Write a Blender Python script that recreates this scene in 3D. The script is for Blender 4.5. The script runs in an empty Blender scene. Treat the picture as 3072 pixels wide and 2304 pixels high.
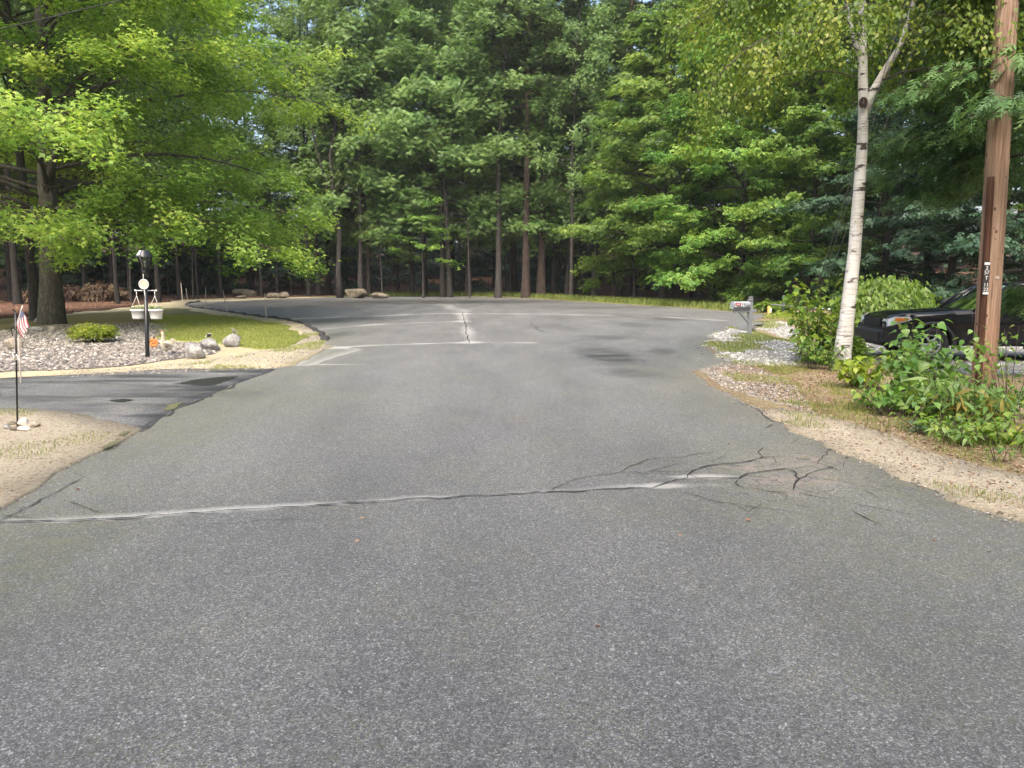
import bpy, bmesh, math, random
import numpy as np
from mathutils import Vector, Matrix
from mathutils.geometry import delaunay_2d_cdt

sc = bpy.context.scene
COL = sc.collection
PI = math.pi
R = math.radians

# ---------------------------------------------------------------- camera, sky, sun, exposure
CAM_H = 1.65
F_PX = 2235.0            # focal length in pixels of the 3072 px wide photograph
PITCH = math.atan(324 / F_PX)
cam_d = bpy.data.cameras.new('camera')
cam_d.sensor_width = 36.0
cam_d.lens = 36.0 * F_PX / 3072
cam_d.clip_start = 0.05
cam_d.clip_end = 4000
cam = bpy.data.objects.new('camera', cam_d)
cam.location = (0, 0, CAM_H)
cam.rotation_euler = (PI / 2 - PITCH, 0, 0)
COL.objects.link(cam)
sc.camera = cam

SUN_EL, SUN_AZ = R(52), R(192)          # azimuth clockwise from +Y: behind the camera, to the left
world = bpy.data.worlds.new('World')
sc.world = world
world.use_nodes = True
wn = world.node_tree
wn.nodes.clear()
sky = wn.nodes.new('ShaderNodeTexSky')
sky.sky_type = 'NISHITA'
sky.sun_disc = False
sky.sun_elevation = SUN_EL
sky.sun_rotation = SUN_AZ
sky.air_density = 1.0
sky.dust_density = 6.0
sky.ozone_density = 0.6
bg = wn.nodes.new('ShaderNodeBackground')
bg.inputs['Strength'].default_value = 0.15
wo = wn.nodes.new('ShaderNodeOutputWorld')
wn.links.new(sky.outputs[0], bg.inputs['Color'])
wn.links.new(bg.outputs[0], wo.inputs['Surface'])

sun_d = bpy.data.lights.new('sun', 'SUN')
sun_d.energy = 0.9
sun_d.angle = R(32)
sun_d.color = (1.0, 0.985, 0.955)
sun = bpy.data.objects.new('sun', sun_d)
sd = Vector((math.sin(SUN_AZ) * math.cos(SUN_EL), math.cos(SUN_AZ) * math.cos(SUN_EL), math.sin(SUN_EL)))
sun.rotation_euler = sd.to_track_quat('Z', 'Y').to_euler()
sun.location = (-20, -20, 40)
COL.objects.link(sun)

sc.view_settings.view_transform = 'Standard'
sc.view_settings.look = 'None'
sc.view_settings.exposure = 1.74
sc.view_settings.gamma = 1.0
sc.view_settings.use_curve_mapping = False
sc.cycles.max_bounces = 6
sc.cycles.diffuse_bounces = 3
sc.cycles.transmission_bounces = 4
sc.cycles.transparent_max_bounces = 8
sc.cycles.use_denoising = True

# ---------------------------------------------------------------- helpers
ct, st = math.cos(PITCH), math.sin(PITCH)
def ray(px, py):
    a, b = (px - 1536) / F_PX, (1152 - py) / F_PX
    return np.array([a, ct + b * st, -st + b * ct])
def P(px, py, z=0.0):                    # ground point seen at a pixel of the photograph
    d = ray(px, py)
    t = (z - CAM_H) / d[2]
    return np.array([d[0] * t, d[1] * t, z])
def D(px, py, dist):                     # point at a given depth
    d = ray(px, py)
    t = dist / d[1]
    return np.array([d[0] * t, dist, CAM_H + d[2] * t])
K = 3072 / 2212
def Q(x, y):
    p = P(x * K, y * K)
    return (p[0], p[1])

def sstep(a, b, x):
    t = np.clip((x - a) / (b - a), 0, 1)
    return t * t * (3 - 2 * t)
def terrain(x, y):
    x = np.asarray(x, float); y = np.asarray(y, float)
    dip = -0.33 * sstep(6.6, 8.4, x) * sstep(11.5, 15.5, y) * (1 - sstep(21, 29, y))
    hill = 0.07 * np.clip(y - 66, 0, 110) + 0.05 * np.clip(-x - 34, 0, 60) + 0.05 * np.clip(x - 30, 0, 60)
    return dip + hill

def tag(o, label=None, cat=None, group=None, kind=None):
    if label: o['label'] = label
    if cat: o['category'] = cat
    if group: o['group'] = group
    if kind: o['kind'] = kind
    return o
def empty(name, loc, rz=0.0):
    o = bpy.data.objects.new(name, None)
    o.location = [float(v) for v in loc]
    o.rotation_euler = (0, 0, rz)
    o.empty_display_size = 0.2
    COL.objects.link(o)
    return o
def link(name, me, parent=None, loc=None):
    o = bpy.data.objects.new(name, me)
    if parent is not None: o.parent = parent
    if loc is not None: o.location = [float(v) for v in loc]
    COL.objects.link(o)
    return o
def mesh_np(name, V, Fs, mat, tint=None, smooth=False, attrs=None):
    V = np.asarray(V, np.float32)
    if isinstance(Fs, np.ndarray): Fs = [Fs]
    Fs = [np.asarray(f, np.int32) for f in Fs if len(f)]
    me = bpy.data.meshes.new(name)
    me.vertices.add(len(V))
    me.vertices.foreach_set('co', V.ravel())
    idx = np.concatenate([f.ravel() for f in Fs])
    tot = np.concatenate([np.full(len(f), f.shape[1], np.int32) for f in Fs])
    start = np.concatenate([[0], np.cumsum(tot)[:-1]]).astype(np.int32)
    me.loops.add(len(idx))
    me.loops.foreach_set('vertex_index', idx)
    me.polygons.add(len(tot))
    me.polygons.foreach_set('loop_start', start)
    me.polygons.foreach_set('loop_total', tot)
    if smooth: me.polygons.foreach_set('use_smooth', np.ones(len(tot), bool))
    me.update(calc_edges=True)
    if tint is not None:
        a = me.attributes.new('tint', 'FLOAT', 'FACE')
        a.data.foreach_set('value', np.asarray(tint, np.float32))
    for k, v in (attrs or {}).items():
        a = me.attributes.new(k, 'FLOAT', 'POINT')
        a.data.foreach_set('value', np.asarray(v, np.float32))
    if mat: me.materials.append(mat)
    return me

class Acc:                               # collects pieces into one mesh
    def __init__(s): s.V, s.F, s.T, s.n = [], {}, {}, 0
    def add(s, V, F, t=None):
        V = np.asarray(V, float); F = np.asarray(F, int)
        k = F.shape[1]
        s.V.append(V); s.F.setdefault(k, []).append(F + s.n)
        s.T.setdefault(k, []).append(np.full(len(F), 0.5) if t is None else np.broadcast_to(t, (len(F),)))
        s.n += len(V)
    def mesh(s, name, mat, smooth=False):
        ks = sorted(s.F)
        return mesh_np(name, np.concatenate(s.V), [np.concatenate(s.F[k]) for k in ks], mat,
                       np.concatenate([np.concatenate(s.T[k]) for k in ks]), smooth)
    def obj(s, name, mat, parent=None, smooth=False, loc=None):
        return link(name, s.mesh(name, mat, smooth), parent, loc)
    def box(s, x0, x1, y0, y1, z0, z1, t=None):
        V = [(x, y, z) for x in (x0, x1) for y in (y0, y1) for z in (z0, z1)]
        s.add(V, [(0, 1, 3, 2), (4, 6, 7, 5), (0, 4, 5, 1), (2, 3, 7, 6), (0, 2, 6, 4), (1, 5, 7, 3)], t)
    def tube(s, path, rad, sides=8, cap=True, t=None):
        V, F = tube(path, rad, sides)
        s.add(V, F, t)
        if cap:
            n = len(path)
            s.F.setdefault(sides, []).append(np.array([list(range(sides))[::-1], [(n - 1) * sides + i for i in range(sides)]]) + s.n - len(V))
            s.T.setdefault(sides, []).append(np.full(2, 0.5 if t is None else t))
    def lathe(s, prof, seg=20, c=(0, 0, 0), t=None):
        prof = np.asarray(prof, float)
        a = np.linspace(0, 2 * PI, seg, endpoint=False)
        V = np.stack([prof[:, :1] * np.cos(a), prof[:, :1] * np.sin(a), np.repeat(prof[:, 1:], seg, 1)], -1).reshape(-1, 3) + np.array(c)
        s.add(V, gridfaces(len(prof), seg, True), t)
def gridfaces(n, m, wrap):
    i = np.arange(n - 1)[:, None] * m
    j = np.arange(m if wrap else m - 1)[None, :]
    j2 = (j + 1) % m
    return np.stack([i + j, i + j2, i + m + j2, i + m + j], -1).reshape(-1, 4)
def tube(path, rad, sides):
    path = np.asarray(path, float)
    n = len(path)
    rad = np.broadcast_to(np.asarray(rad, float), (n,))
    tg = np.gradient(path, axis=0)
    tg /= np.linalg.norm(tg, axis=1, keepdims=True) + 1e-9
    ref = np.array([1.0, 0.13, 0.0]) if abs(tg[:, 2]).mean() > 0.7 else np.array([0.05, 0.1, 1.0])
    b = np.cross(tg, ref); b /= np.linalg.norm(b, axis=1, keepdims=True) + 1e-9
    c = np.cross(b, tg)
    a = np.linspace(0, 2 * PI, sides, endpoint=False)
    V = path[:, None] + rad[:, None, None] * (np.cos(a)[None, :, None] * c[:, None] + np.sin(a)[None, :, None] * b[:, None])
    return V.reshape(-1, 3), gridfaces(n, sides, True)
def bm_obj(name, bm, mat, parent=None, smooth=False):
    me = bpy.data.meshes.new(name)
    bm.normal_update()
    bm.to_mesh(me); bm.free()
    me.materials.append(mat)
    if smooth:
        for p in me.polygons: p.use_smooth = True
    return link(name, me, parent)
def bevel_box(name, sx, sy, sz, c, mat, parent, bev=0.01, seg=2):
    bm = bmesh.new()
    bmesh.ops.create_cube(bm, size=1, matrix=Matrix.Translation(c) @ Matrix.Diagonal((sx, sy, sz, 1)))
    bmesh.ops.bevel(bm, geom=bm.edges[:], offset=bev, segments=seg, affect='EDGES')
    return bm_obj(name, bm, mat, parent)
def rock_mesh(name, seed, mat, sub=3, squash=(1, 1, .7), rough=.25):
    bm = bmesh.new()
    bmesh.ops.create_icosphere(bm, subdivisions=sub, radius=0.5)
    rg = np.random.default_rng(seed)
    V = np.array([v.co for v in bm.verts])
    planes = rg.normal(size=(12, 3)); planes /= np.linalg.norm(planes, axis=1, keepdims=True)
    for pl in planes:                    # facets cut off a ball
        d = V @ pl; lim = 0.5 * rg.uniform(.48, .86)
        V -= np.clip(d - lim, 0, None)[:, None] * pl * .97
    for k in range(4):
        w = rg.normal(size=3) * (4 + 5 * k); ph = rg.uniform(0, 6)
        V += V * (np.sin(V @ w + ph) * rough * .12 / (1 + k))[:, None]
    V *= np.array(squash)
    for v, c in zip(bm.verts, V): v.co = c
    me = bpy.data.meshes.new(name)
    bm.to_mesh(me); bm.free()
    for p in me.polygons: p.use_smooth = True
    me.materials.append(mat)
    return me
def text_mesh(name, body, size, mat, depth=0.001):
    cu = bpy.data.curves.new(name, 'FONT')
    cu.body = body; cu.size = size; cu.extrude = depth
    cu.align_x = 'CENTER'; cu.align_y = 'CENTER'
    o = bpy.data.objects.new(name, cu)
    COL.objects.link(o)
    bpy.context.view_layer.update()
    me = bpy.data.meshes.new_from_object(o.evaluated_get(bpy.context.evaluated_depsgraph_get()))
    bpy.data.objects.remove(o)
    me.materials.clear(); me.materials.append(mat)
    return me

# ---------------------------------------------------------------- materials
class NT:
    def __init__(s, name):
        s.m = bpy.data.materials.new(name); s.m.use_nodes = True
        s.t = s.m.node_tree; s.t.nodes.clear()
        s.out = s.t.nodes.new('ShaderNodeOutputMaterial')
    def n(s, typ, props=None, **inp):
        nd = s.t.nodes.new('ShaderNode' + typ)
        for k, v in (props or {}).items(): setattr(nd, k, v)
        for k, v in inp.items():
            key = int(k[1:]) if k[0] == '_' and k[1:].isdigit() else k.replace('_', ' ')
            s.set(nd.inputs[key], v)
        return nd
    def set(s, sock, v):
        if hasattr(v, 'is_output') or isinstance(v, bpy.types.NodeSocket): s.t.links.new(v, sock)
        elif isinstance(v, bpy.types.Node): s.t.links.new(v.outputs[0], sock)
        else:
            if isinstance(v, tuple) and len(v) == 3 and sock.type == 'RGBA': v = (*v, 1)
            sock.default_value = v
    def coord(s): return s.n('TexCoord').outputs['Object']
    def mapping(s, vec, scale): return s.n('Mapping', Vector=vec, Scale=scale).outputs[0]
    def noise(s, vec, scale, detail=4, rough=.55): return s.n('TexNoise', Vector=vec, Scale=scale, Detail=detail, Roughness=rough).outputs['Fac']
    def ramp(s, fac, stops):
        nd = s.n('ValToRGB', Fac=fac)
        el = nd.color_ramp.elements
        while len(el) < len(stops): el.new(0.5)
        for e, (p, c) in zip(el, stops):
            e.position = p; e.color = (*c, 1) if not isinstance(c, (int, float)) else (c, c, c, 1)
        return nd.outputs[0]
    def mix(s, fac, a, b, mode='MIX'):
        nd = s.n('Mix', {'data_type': 'RGBA', 'blend_type': mode, 'clamp_factor': True})
        s.set(nd.inputs['Factor'], fac); s.set(nd.inputs[6], a); s.set(nd.inputs[7], b)
        return nd.outputs[2]
    def math(s, op, a, b=0.0, clamp=False):
        nd = s.n('Math', {'operation': op, 'use_clamp': clamp}); s.set(nd.inputs[0], a); s.set(nd.inputs[1], b)
        return nd.outputs[0]
    def attr(s, name): return s.n('Attribute', {'attribute_name': name}).outputs['Fac']
    def bump(s, h, strength=.4, dist=.02): return s.n('Bump', Height=h, Strength=strength, Distance=dist).outputs[0]
    def prin(s, **k): return s.n('BsdfPrincipled', None, **k)
    def done(s, sh):
        s.t.links.new(sh.outputs[0] if isinstance(sh, bpy.types.Node) else sh, s.out.inputs['Surface'])
        return s.m

def plain(name, c, rough=.6, metal=0.0, var=.15, scale=8, bump=0.0, spec=.5):
    t = NT(name); v = t.coord()
    n = t.noise(v, scale)
    col = t.mix(n, tuple(x * (1 - var) for x in c), tuple(min(1, x * (1 + var)) for x in c))
    b = t.prin(Base_Color=col, Roughness=rough, Metallic=metal)
    t.set(b.inputs['Specular IOR Level'], spec)
    if bump: t.set(b.inputs['Normal'], t.bump(t.noise(v, scale * 4), bump))
    return t.done(b)
def leafmat(name, c_dark, c_mid, c_light, trans=.35, rough=.5, hue=.0, tbright=1.7):
    t = NT(name)
    f = t.attr('tint')
    col = t.ramp(f, [(0.0, c_dark), (0.55, c_mid), (1.0, c_light)])
    rnd = t.n('ObjectInfo').outputs['Random']
    hs = t.n('HueSaturation', Hue=t.math('ADD', t.math('MULTIPLY', t.math('SUBTRACT', rnd, .5), .02), .5),
             Saturation=1.0, Value=t.math('ADD', t.math('MULTIPLY', rnd, .4), .8), Color=col).outputs[0]
    b = t.prin(Base_Color=hs, Roughness=rough)
    t.set(b.inputs['Specular IOR Level'], .35)
    tc = t.mix(1.0, hs, (tbright, tbright * 1.02, tbright * .55), 'MULTIPLY')
    tr = t.n('BsdfTranslucent', Color=tc)
    return t.done(t.n('MixShader', None, _0=trans, _1=b.outputs[0], _2=tr.outputs[0]))
def barkmat(name, dark, light, zs=.18, scale=14, bump=.7, dist=.03):
    t = NT(name); v = t.coord()
    v2 = t.mapping(v, (1, 1, zs))
    n = t.n('TexNoise', Vector=v2, Scale=scale, Detail=6, Roughness=.65, Distortion=.6).outputs['Fac']
    ridge = t.math('ABSOLUTE', t.math('SUBTRACT', n, .5))
    big = t.noise(v, 1.3, 3)
    col = t.ramp(t.math('MULTIPLY', ridge, 5.0, True), [(0, dark), (.35, tuple((a + b) / 2 for a, b in zip(dark, light))), (1, light)])
    col = t.mix(t.math('MULTIPLY', big, .5), col, tuple(a * .6 for a in dark))
    b = t.prin(Base_Color=col, Roughness=.9, Normal=t.bump(t.math('MULTIPLY', ridge, 3.0, True), bump, dist))
    t.set(b.inputs['Specular IOR Level'], .2)
    return t.done(b)

# asphalt: aggregate, stains, sand, wet streaks
def asphalt(name, base, attrs=True, cell=165.0, streak=False):
    t = NT(name); v = t.coord()
    vo = t.n('TexVoronoi', None, Vector=v, Scale=cell)
    sep = t.n('SeparateColor', Color=vo.outputs['Color'])
    spot = t.ramp(sep.outputs[0], [(.0, .38), (.35, .72), (.7, 1.08), (.9, 1.6), (1.0, 2.7)])
    fine = t.noise(v, cell * 1.7, 3, .7)
    fine = t.ramp(fine, [(.32, .45), (.68, 1.6)])
    coarse = t.n('SeparateColor', Color=t.n('TexVoronoi', None, Vector=v, Scale=cell * .45).outputs['Color']).outputs[1]
    fine = t.math('MULTIPLY', fine, t.ramp(coarse, [(0, .75), (.8, 1.05), (1, 1.5)]))
    col = t.mix(1.0, spot, fine, 'MULTIPLY')
    col = t.mix(1.0, col, base, 'MULTIPLY')
    vs = t.mapping(v, (.55, .16, 1))
    big = t.ramp(t.noise(vs, 1.6, 5, .6), [(.3, .76), (.7, 1.2)])
    col = t.mix(1.0, col, big, 'MULTIPLY')
    patch = t.ramp(t.noise(v, .9, 6, .65), [(.42, .0), (.6, 1.0)])
    lich = t.math('MULTIPLY', t.ramp(sep.outputs[2], [(.86, 0), (.90, .6)]), t.ramp(t.noise(v, 1.1, 5, .7), [(.45, 0), (.62, 1)]))
    col = t.mix(lich, col, (.26, .25, .11))
    rough = .60
    if streak:
        sk = t.ramp(t.noise(t.mapping(v, (.35, 1.5, 1)), 1.5, 5, .6), [(.44, 0), (.6, 1)])
        col = t.mix(t.math('MULTIPLY', sk, .75), col, (.03, .03, .031))
        rough = t.math('SUBTRACT', .8, t.math('MULTIPLY', sk, .35))
    if attrs:
        moss = t.math('MULTIPLY', t.attr('moss'), t.ramp(t.noise(v, 7, 5, .7), [(.35, 0), (.65, 1)]))
        col = t.mix(t.math('MULTIPLY', moss, .5), col, (.15, .155, .07))
        sf = t.math('ADD', t.math('MULTIPLY', t.noise(v, 130, 3, .75), .65), t.math('MULTIPLY', t.noise(v, 9, 4, .65), .55))
        sand = t.math('MULTIPLY', t.math('SUBTRACT', t.math('MULTIPLY', t.attr('sand'), 1.3), sf), 1.5, True)
        col = t.mix(t.math('MULTIPLY', t.math('MULTIPLY', sand, .95), t.ramp(t.noise(v, 170, 2, .6), [(.38, .3), (.58, 1)])), col, (.42, .41, .38))
        pink = t.math('MULTIPLY', t.attr('pink'), t.ramp(t.noise(v, 9, 4), [(.4, 0), (.6, 1)]), True)
        col = t.mix(t.math('MULTIPLY', pink, .5), col, (.34, .25, .21))
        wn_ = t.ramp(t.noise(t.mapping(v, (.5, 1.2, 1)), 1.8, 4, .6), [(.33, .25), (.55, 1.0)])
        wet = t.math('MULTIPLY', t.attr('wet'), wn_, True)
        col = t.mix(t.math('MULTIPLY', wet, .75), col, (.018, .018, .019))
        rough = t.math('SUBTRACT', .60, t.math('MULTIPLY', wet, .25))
    hgt = t.math('ADD', t.math('MULTIPLY', sep.outputs[1], .5), fine)
    b = t.prin(Base_Color=col, Roughness=rough, Normal=t.bump(hgt, .45, .006))
    t.set(b.inputs['Specular IOR Level'], .6)
    return t.done(b)

def groundmat(name, c1, c2, c3, s_big=.8, s_fine=30, bump=.5, speck=None, dist=.02):
    t = NT(name); v = t.coord()
    a = t.noise(v, s_big, 6, .65); f = t.noise(v, s_fine, 5, .7)
    col = t.mix(t.ramp(a, [(.38, 0), (.62, 1)]), c1, c2)
    col = t.mix(t.ramp(f, [(.4, 0), (.72, 1)]), col, c3)
    g = t.ramp(t.noise(v, s_fine * 5, 3, .6), [(.3, .7), (.7, 1.3)])
    col = t.mix(1.0, col, g, 'MULTIPLY')
    if speck:
        vo = t.n('TexVoronoi', None, Vector=v, Scale=speck[0])
        sp = t.n('SeparateColor', Color=vo.outputs['Color']).outputs[0]
        col = t.mix(t.ramp(sp, [(1 - speck[1], 0), (1 - speck[1] * .8, 1)]), col, speck[2])
    b = t.prin(Base_Color=col, Roughness=.95, Normal=t.bump(t.math('ADD', f, t.noise(v, s_fine * 4, 3)), bump, dist))
    t.set(b.inputs['Specular IOR Level'], .15)
    return t.done(b)
def cobblemat(name, cols, cell=26.0):
    t = NT(name); v = t.coord()
    vo = t.n('TexVoronoi', None, Vector=v, Scale=cell)
    sp = t.n('SeparateColor', Color=vo.outputs['Color']).outputs[0]
    col = t.ramp(sp, [(i / (len(cols) - 1), c) for i, c in enumerate(cols)])
    gap = t.ramp(vo.outputs['Distance'], [(.25, 1), (.75, .35)])
    col = t.mix(1.0, col, gap, 'MULTIPLY')
    b = t.prin(Base_Color=col, Roughness=.9, Normal=t.bump(t.math('SUBTRACT', 1.0, vo.outputs['Distance']), .8, .03))
    return t.done(b)
def tintmat(name, stops, rough=.85, trans=0.0):
    t = NT(name)
    col = t.ramp(t.attr('tint'), stops)
    b = t.prin(Base_Color=col, Roughness=rough)
    t.set(b.inputs['Specular IOR Level'], .25)
    if trans:
        tr = t.n('BsdfTranslucent', Color=t.mix(1.0, col, (1.6, 1.6, 1.0), 'MULTIPLY'))
        return t.done(t.n('MixShader', None, _0=trans, _1=b.outputs[0], _2=tr.outputs[0]))
    return t.done(b)

def rockmat(name, c1, c2, s=6.0):
    t = NT(name); v = t.coord()
    n = t.noise(v, s, 7, .68); f = t.noise(v, s * 5, 5, .7)
    col = t.mix(t.ramp(n, [(.35, 0), (.65, 1)]), c1, c2)
    col = t.mix(t.ramp(f, [(.36, .75), (.5, 0)]), col, tuple(x * .35 for x in c1))
    b = t.prin(Base_Color=col, Roughness=.92, Normal=t.bump(t.math('ADD', n, f), .8, .03))
    t.set(b.inputs['Specular IOR Level'], .2)
    return t.done(b)
MT = {}
MT['road'] = asphalt('worn_asphalt', (.128, .128, .124))
MT['drive'] = asphalt('dark_asphalt', (.112, .113, .112), False, 140.0, True)
MT['sand'] = groundmat('sandy_soil', (.34, .295, .21), (.275, .235, .16), (.42, .37, .275), .9, 26, .5, (60, .08, (.2, .16, .12)))
MT['yard'] = groundmat('dry_yard', (.37, .315, .205), (.26, .235, .115), (.46, .40, .29), .7, 22, .5, (55, .1, (.2, .17, .1)))
MT['lawn'] = groundmat('lawn_turf', (.15, .17, .04), (.31, .30, .11), (.20, .215, .06), 1.1, 18, .6)
MT['floor'] = groundmat('forest_floor', (.060, .030, .018), (.085, .045, .026), (.11, .062, .036), .5, 12, .8)
MT['litter'] = groundmat('red_leaf_litter', (.125, .065, .042), (.09, .05, .032), (.17, .095, .062), .9, 14, .8)
MT['bank'] = groundmat('verge_litter', (.21, .18, .08), (.19, .13, .085), (.31, .25, .165), 1.4, 24, .8, (45, .10, (.42, .34, .24)))
MT['gravel_sheet'] = cobblemat('river_gravel', [(.03, .028, .026), (.11, .10, .09), (.22, .195, .165), (.16, .13, .11), (.29, .265, .235), (.07, .065, .06)], 22)
MT['white_gravel'] = cobblemat('pale_gravel', [(.10, .10, .085), (.29, .28, .24), (.44, .42, .37), (.24, .23, .19), (.36, .345, .30)], 20)
MT['olive_lawn'] = groundmat('olive_lawn', (.17, .15, .07), (.22, .185, .10), (.13, .14, .05), .9, 18, .6)  # duller olive-tan turf for the strip behind the lawn
MT['berm'] = plain('tar_berm', (.03, .03, .031), .8, 0, .4, 30, .5)
def film(name, c1, c2, rough, sc_, fine):      # thin film that breaks up towards its rim
    t = NT(name); v = t.coord()
    n = t.math('ADD', t.math('MULTIPLY', t.noise(t.mapping(v, sc_), 2.2, 6, .7), .8), t.math('MULTIPLY', t.noise(v, fine, 3, .7), .5))
    m = t.math('MULTIPLY', t.math('SUBTRACT', t.math('MULTIPLY', t.attr('rim'), 1.9), n), 2.5, True)
    col = t.mix(t.noise(v, fine, 4, .7), c1, c2)
    b = t.prin(Base_Color=col, Roughness=rough, Normal=t.bump(t.noise(v, fine * 2, 3), .3, .005))
    return t.done(t.n('MixShader', None, _0=t.math('MULTIPLY', m, .9), _1=t.n('BsdfTransparent').outputs[0], _2=b.outputs[0]))
MT['wet'] = film('wet_tar', (.012, .012, .013), (.03, .03, .03), .4, (.35, 1.4, 1), 60)
MT['moss'] = film('moss', (.06, .075, .025), (.13, .125, .06), .9, (1, 1, 1), 45)
MT['verge'] = groundmat('far_verge', (.14, .15, .05), (.10, .09, .045), (.18, .16, .08), 1.2, 14, .7)
MT['crack'] = plain('dark_crack', (.028, .027, .025), .95)  # one even dark tone for all crack ribbons
MT['maple_bark'] = barkmat('maple_bark', (.06, .055, .044), (.24, .225, .185), .16, 16, .9, .04)
MT['bark'] = barkmat('grey_bark', (.03, .027, .024), (.105, .095, .085), .2, 12, .7)
MT['pine_bark'] = barkmat('pine_bark', (.03, .022, .018), (.105, .076, .062), .25, 10, .8)
MT['shaded_bark'] = barkmat('shade_dark_bark', (.018, .016, .014), (.06, .054, .048), .2, 12, .6)  # grey bark darkened to carry the deep shade of the wood
MT['twig'] = plain('twig_bark', (.07, .055, .045), .9)
MT['maple_leaf'] = leafmat('maple_leaves', (.10, .175, .034), (.19, .285, .055), (.37, .42, .10), .42, .5, tbright=1.9)
MT['oak_leaf'] = leafmat('oak_leaves', (.06, .115, .032), (.115, .195, .055), (.19, .275, .085), .36, .42)
MT['mid_leaf'] = leafmat('young_maple_leaves', (.05, .11, .022), (.125, .215, .04), (.25, .325, .075), .38, .48)
MT['dark_leaf'] = leafmat('shaded_blue_green_leaves', (.022, .052, .028), (.042, .085, .045), (.075, .125, .07), .25, .5)  # blue-green foliage with the wood's shade put into its colour
MT['pine_leaf'] = leafmat('pine_needles', (.03, .06, .024), (.065, .11, .04), (.13, .18, .06), .18, .55)
MT['hemlock_leaf'] = leafmat('hemlock_needles', (.045, .10, .036), (.10, .19, .065), (.19, .29, .11), .3, .5)
MT['birch_leaf'] = leafmat('birch_leaves', (.07, .14, .022), (.14, .235, .032), (.26, .31, .05), .42, .45, tbright=1.9)
MT['shrub_leaf'] = leafmat('shrub_leaves', (.07, .14, .022), (.145, .245, .04), (.26, .34, .07), .42, .45, tbright=1.8)
MT['plant_leaf'] = leafmat('broad_leaves', (.055, .13, .03), (.11, .215, .05), (.20, .31, .085), .38, .4)
MT['lance_leaf'] = leafmat('lance_leaves', (.08, .15, .04), (.15, .25, .07), (.26, .34, .13), .4, .45)
MT['lime_leaf'] = leafmat('lime_leaves', (.12, .19, .02), (.22, .29, .03), (.33, .37, .06), .4, .45)
MT['yellow_leaf'] = leafmat('yellowing_leaves', (.14, .12, .03), (.20, .17, .04), (.28, .22, .06), .4, .5)
MT['dry_leaf'] = leafmat('withered_leaves', (.06, .035, .024), (.15, .095, .06), (.30, .22, .13), .2, .6)
MT['grass'] = tintmat('grass_blades', [(0, (.06, .10, .02)), (.5, (.13, .19, .035)), (1, (.30, .30, .10))], .7, .35)
MT['lawn_grass'] = tintmat('lawn_blades', [(0, (.11, .155, .028)), (.5, (.20, .25, .045)), (1, (.40, .38, .15))], .7, .35)
MT['pebble'] = tintmat('pebbles', [(0, (.05, .047, .045)), (.35, (.15, .135, .12)), (.6, (.30, .265, .225)), (.8, (.21, .18, .15)), (1, (.48, .45, .41))])
MT['pale_pebble'] = tintmat('pale_pebbles', [(0, (.14, .135, .12)), (.4, (.38, .365, .32)), (1, (.64, .62, .56))])
MT['debris'] = tintmat('fallen_leaves', [(0, (.10, .05, .03)), (.5, (.24, .13, .08)), (1, (.42, .31, .2))], .9)
MT['stone'] = rockmat('boulder_stone', (.17, .165, .16), (.46, .44, .41))
MT['brown_stone'] = rockmat('mossy_stone', (.07, .065, .045), (.24, .20, .15), 2.5)
MT['tan_stone'] = rockmat('tan_stone', (.30, .25, .19), (.52, .45, .36))
MT['black'] = plain('black_paint', (.012, .012, .013), .35)
MT['matte_black'] = plain('black_plastic', (.02, .02, .021), .6, 0, .2, 30)
MT['white'] = plain('white_plastic', (.66, .66, .65), .45, 0, .04)
MT['cream'] = plain('cream_dial', (.50, .48, .36), .5, 0, .05)
MT['cord'] = plain('white_cord', (.72, .70, .62), .7)
MT['grey_post'] = plain('grey_paint', (.24, .25, .25), .6, 0, .08, 20)
MT['box_grey'] = plain('grey_metal_paint', (.36, .38, .39), .4, 0, .06, 15)
MT['red'] = plain('red_print', (.45, .08, .07), .5)
MT['flag_white'] = plain('flag_white', (.75, .72, .7), .8)
MT['flag_red'] = plain('flag_red', (.36, .09, .11), .8)
MT['flag_blue'] = plain('flag_blue', (.06, .07, .15), .8)
MT['orange'] = plain('terracotta_orange', (.60, .22, .06), .6, 0, .2, 12)
MT['rooster'] = plain('painted_cream_stone', (.66, .58, .44), .7, 0, .2, 14, .3)
MT['rooster_red'] = plain('painted_red', (.5, .14, .07), .6)
MT['pole'] = None
MT['galv'] = plain('galvanised_steel', (.55, .57, .58), .35, .6)
MT['yellow'] = plain('yellow_paint', (.55, .36, .10), .6, 0, .3, 10)
MT['green_post'] = plain('green_painted_post', (.05, .08, .06), .7)
MT['wire'] = plain('steel_cable', (.20, .21, .20), .5, .4)
MT['black_wire'] = plain('black_cable', (.015, .015, .015), .6)
MT['stake'] = plain('weathered_stake', (.36, .31, .26), .8)
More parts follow.
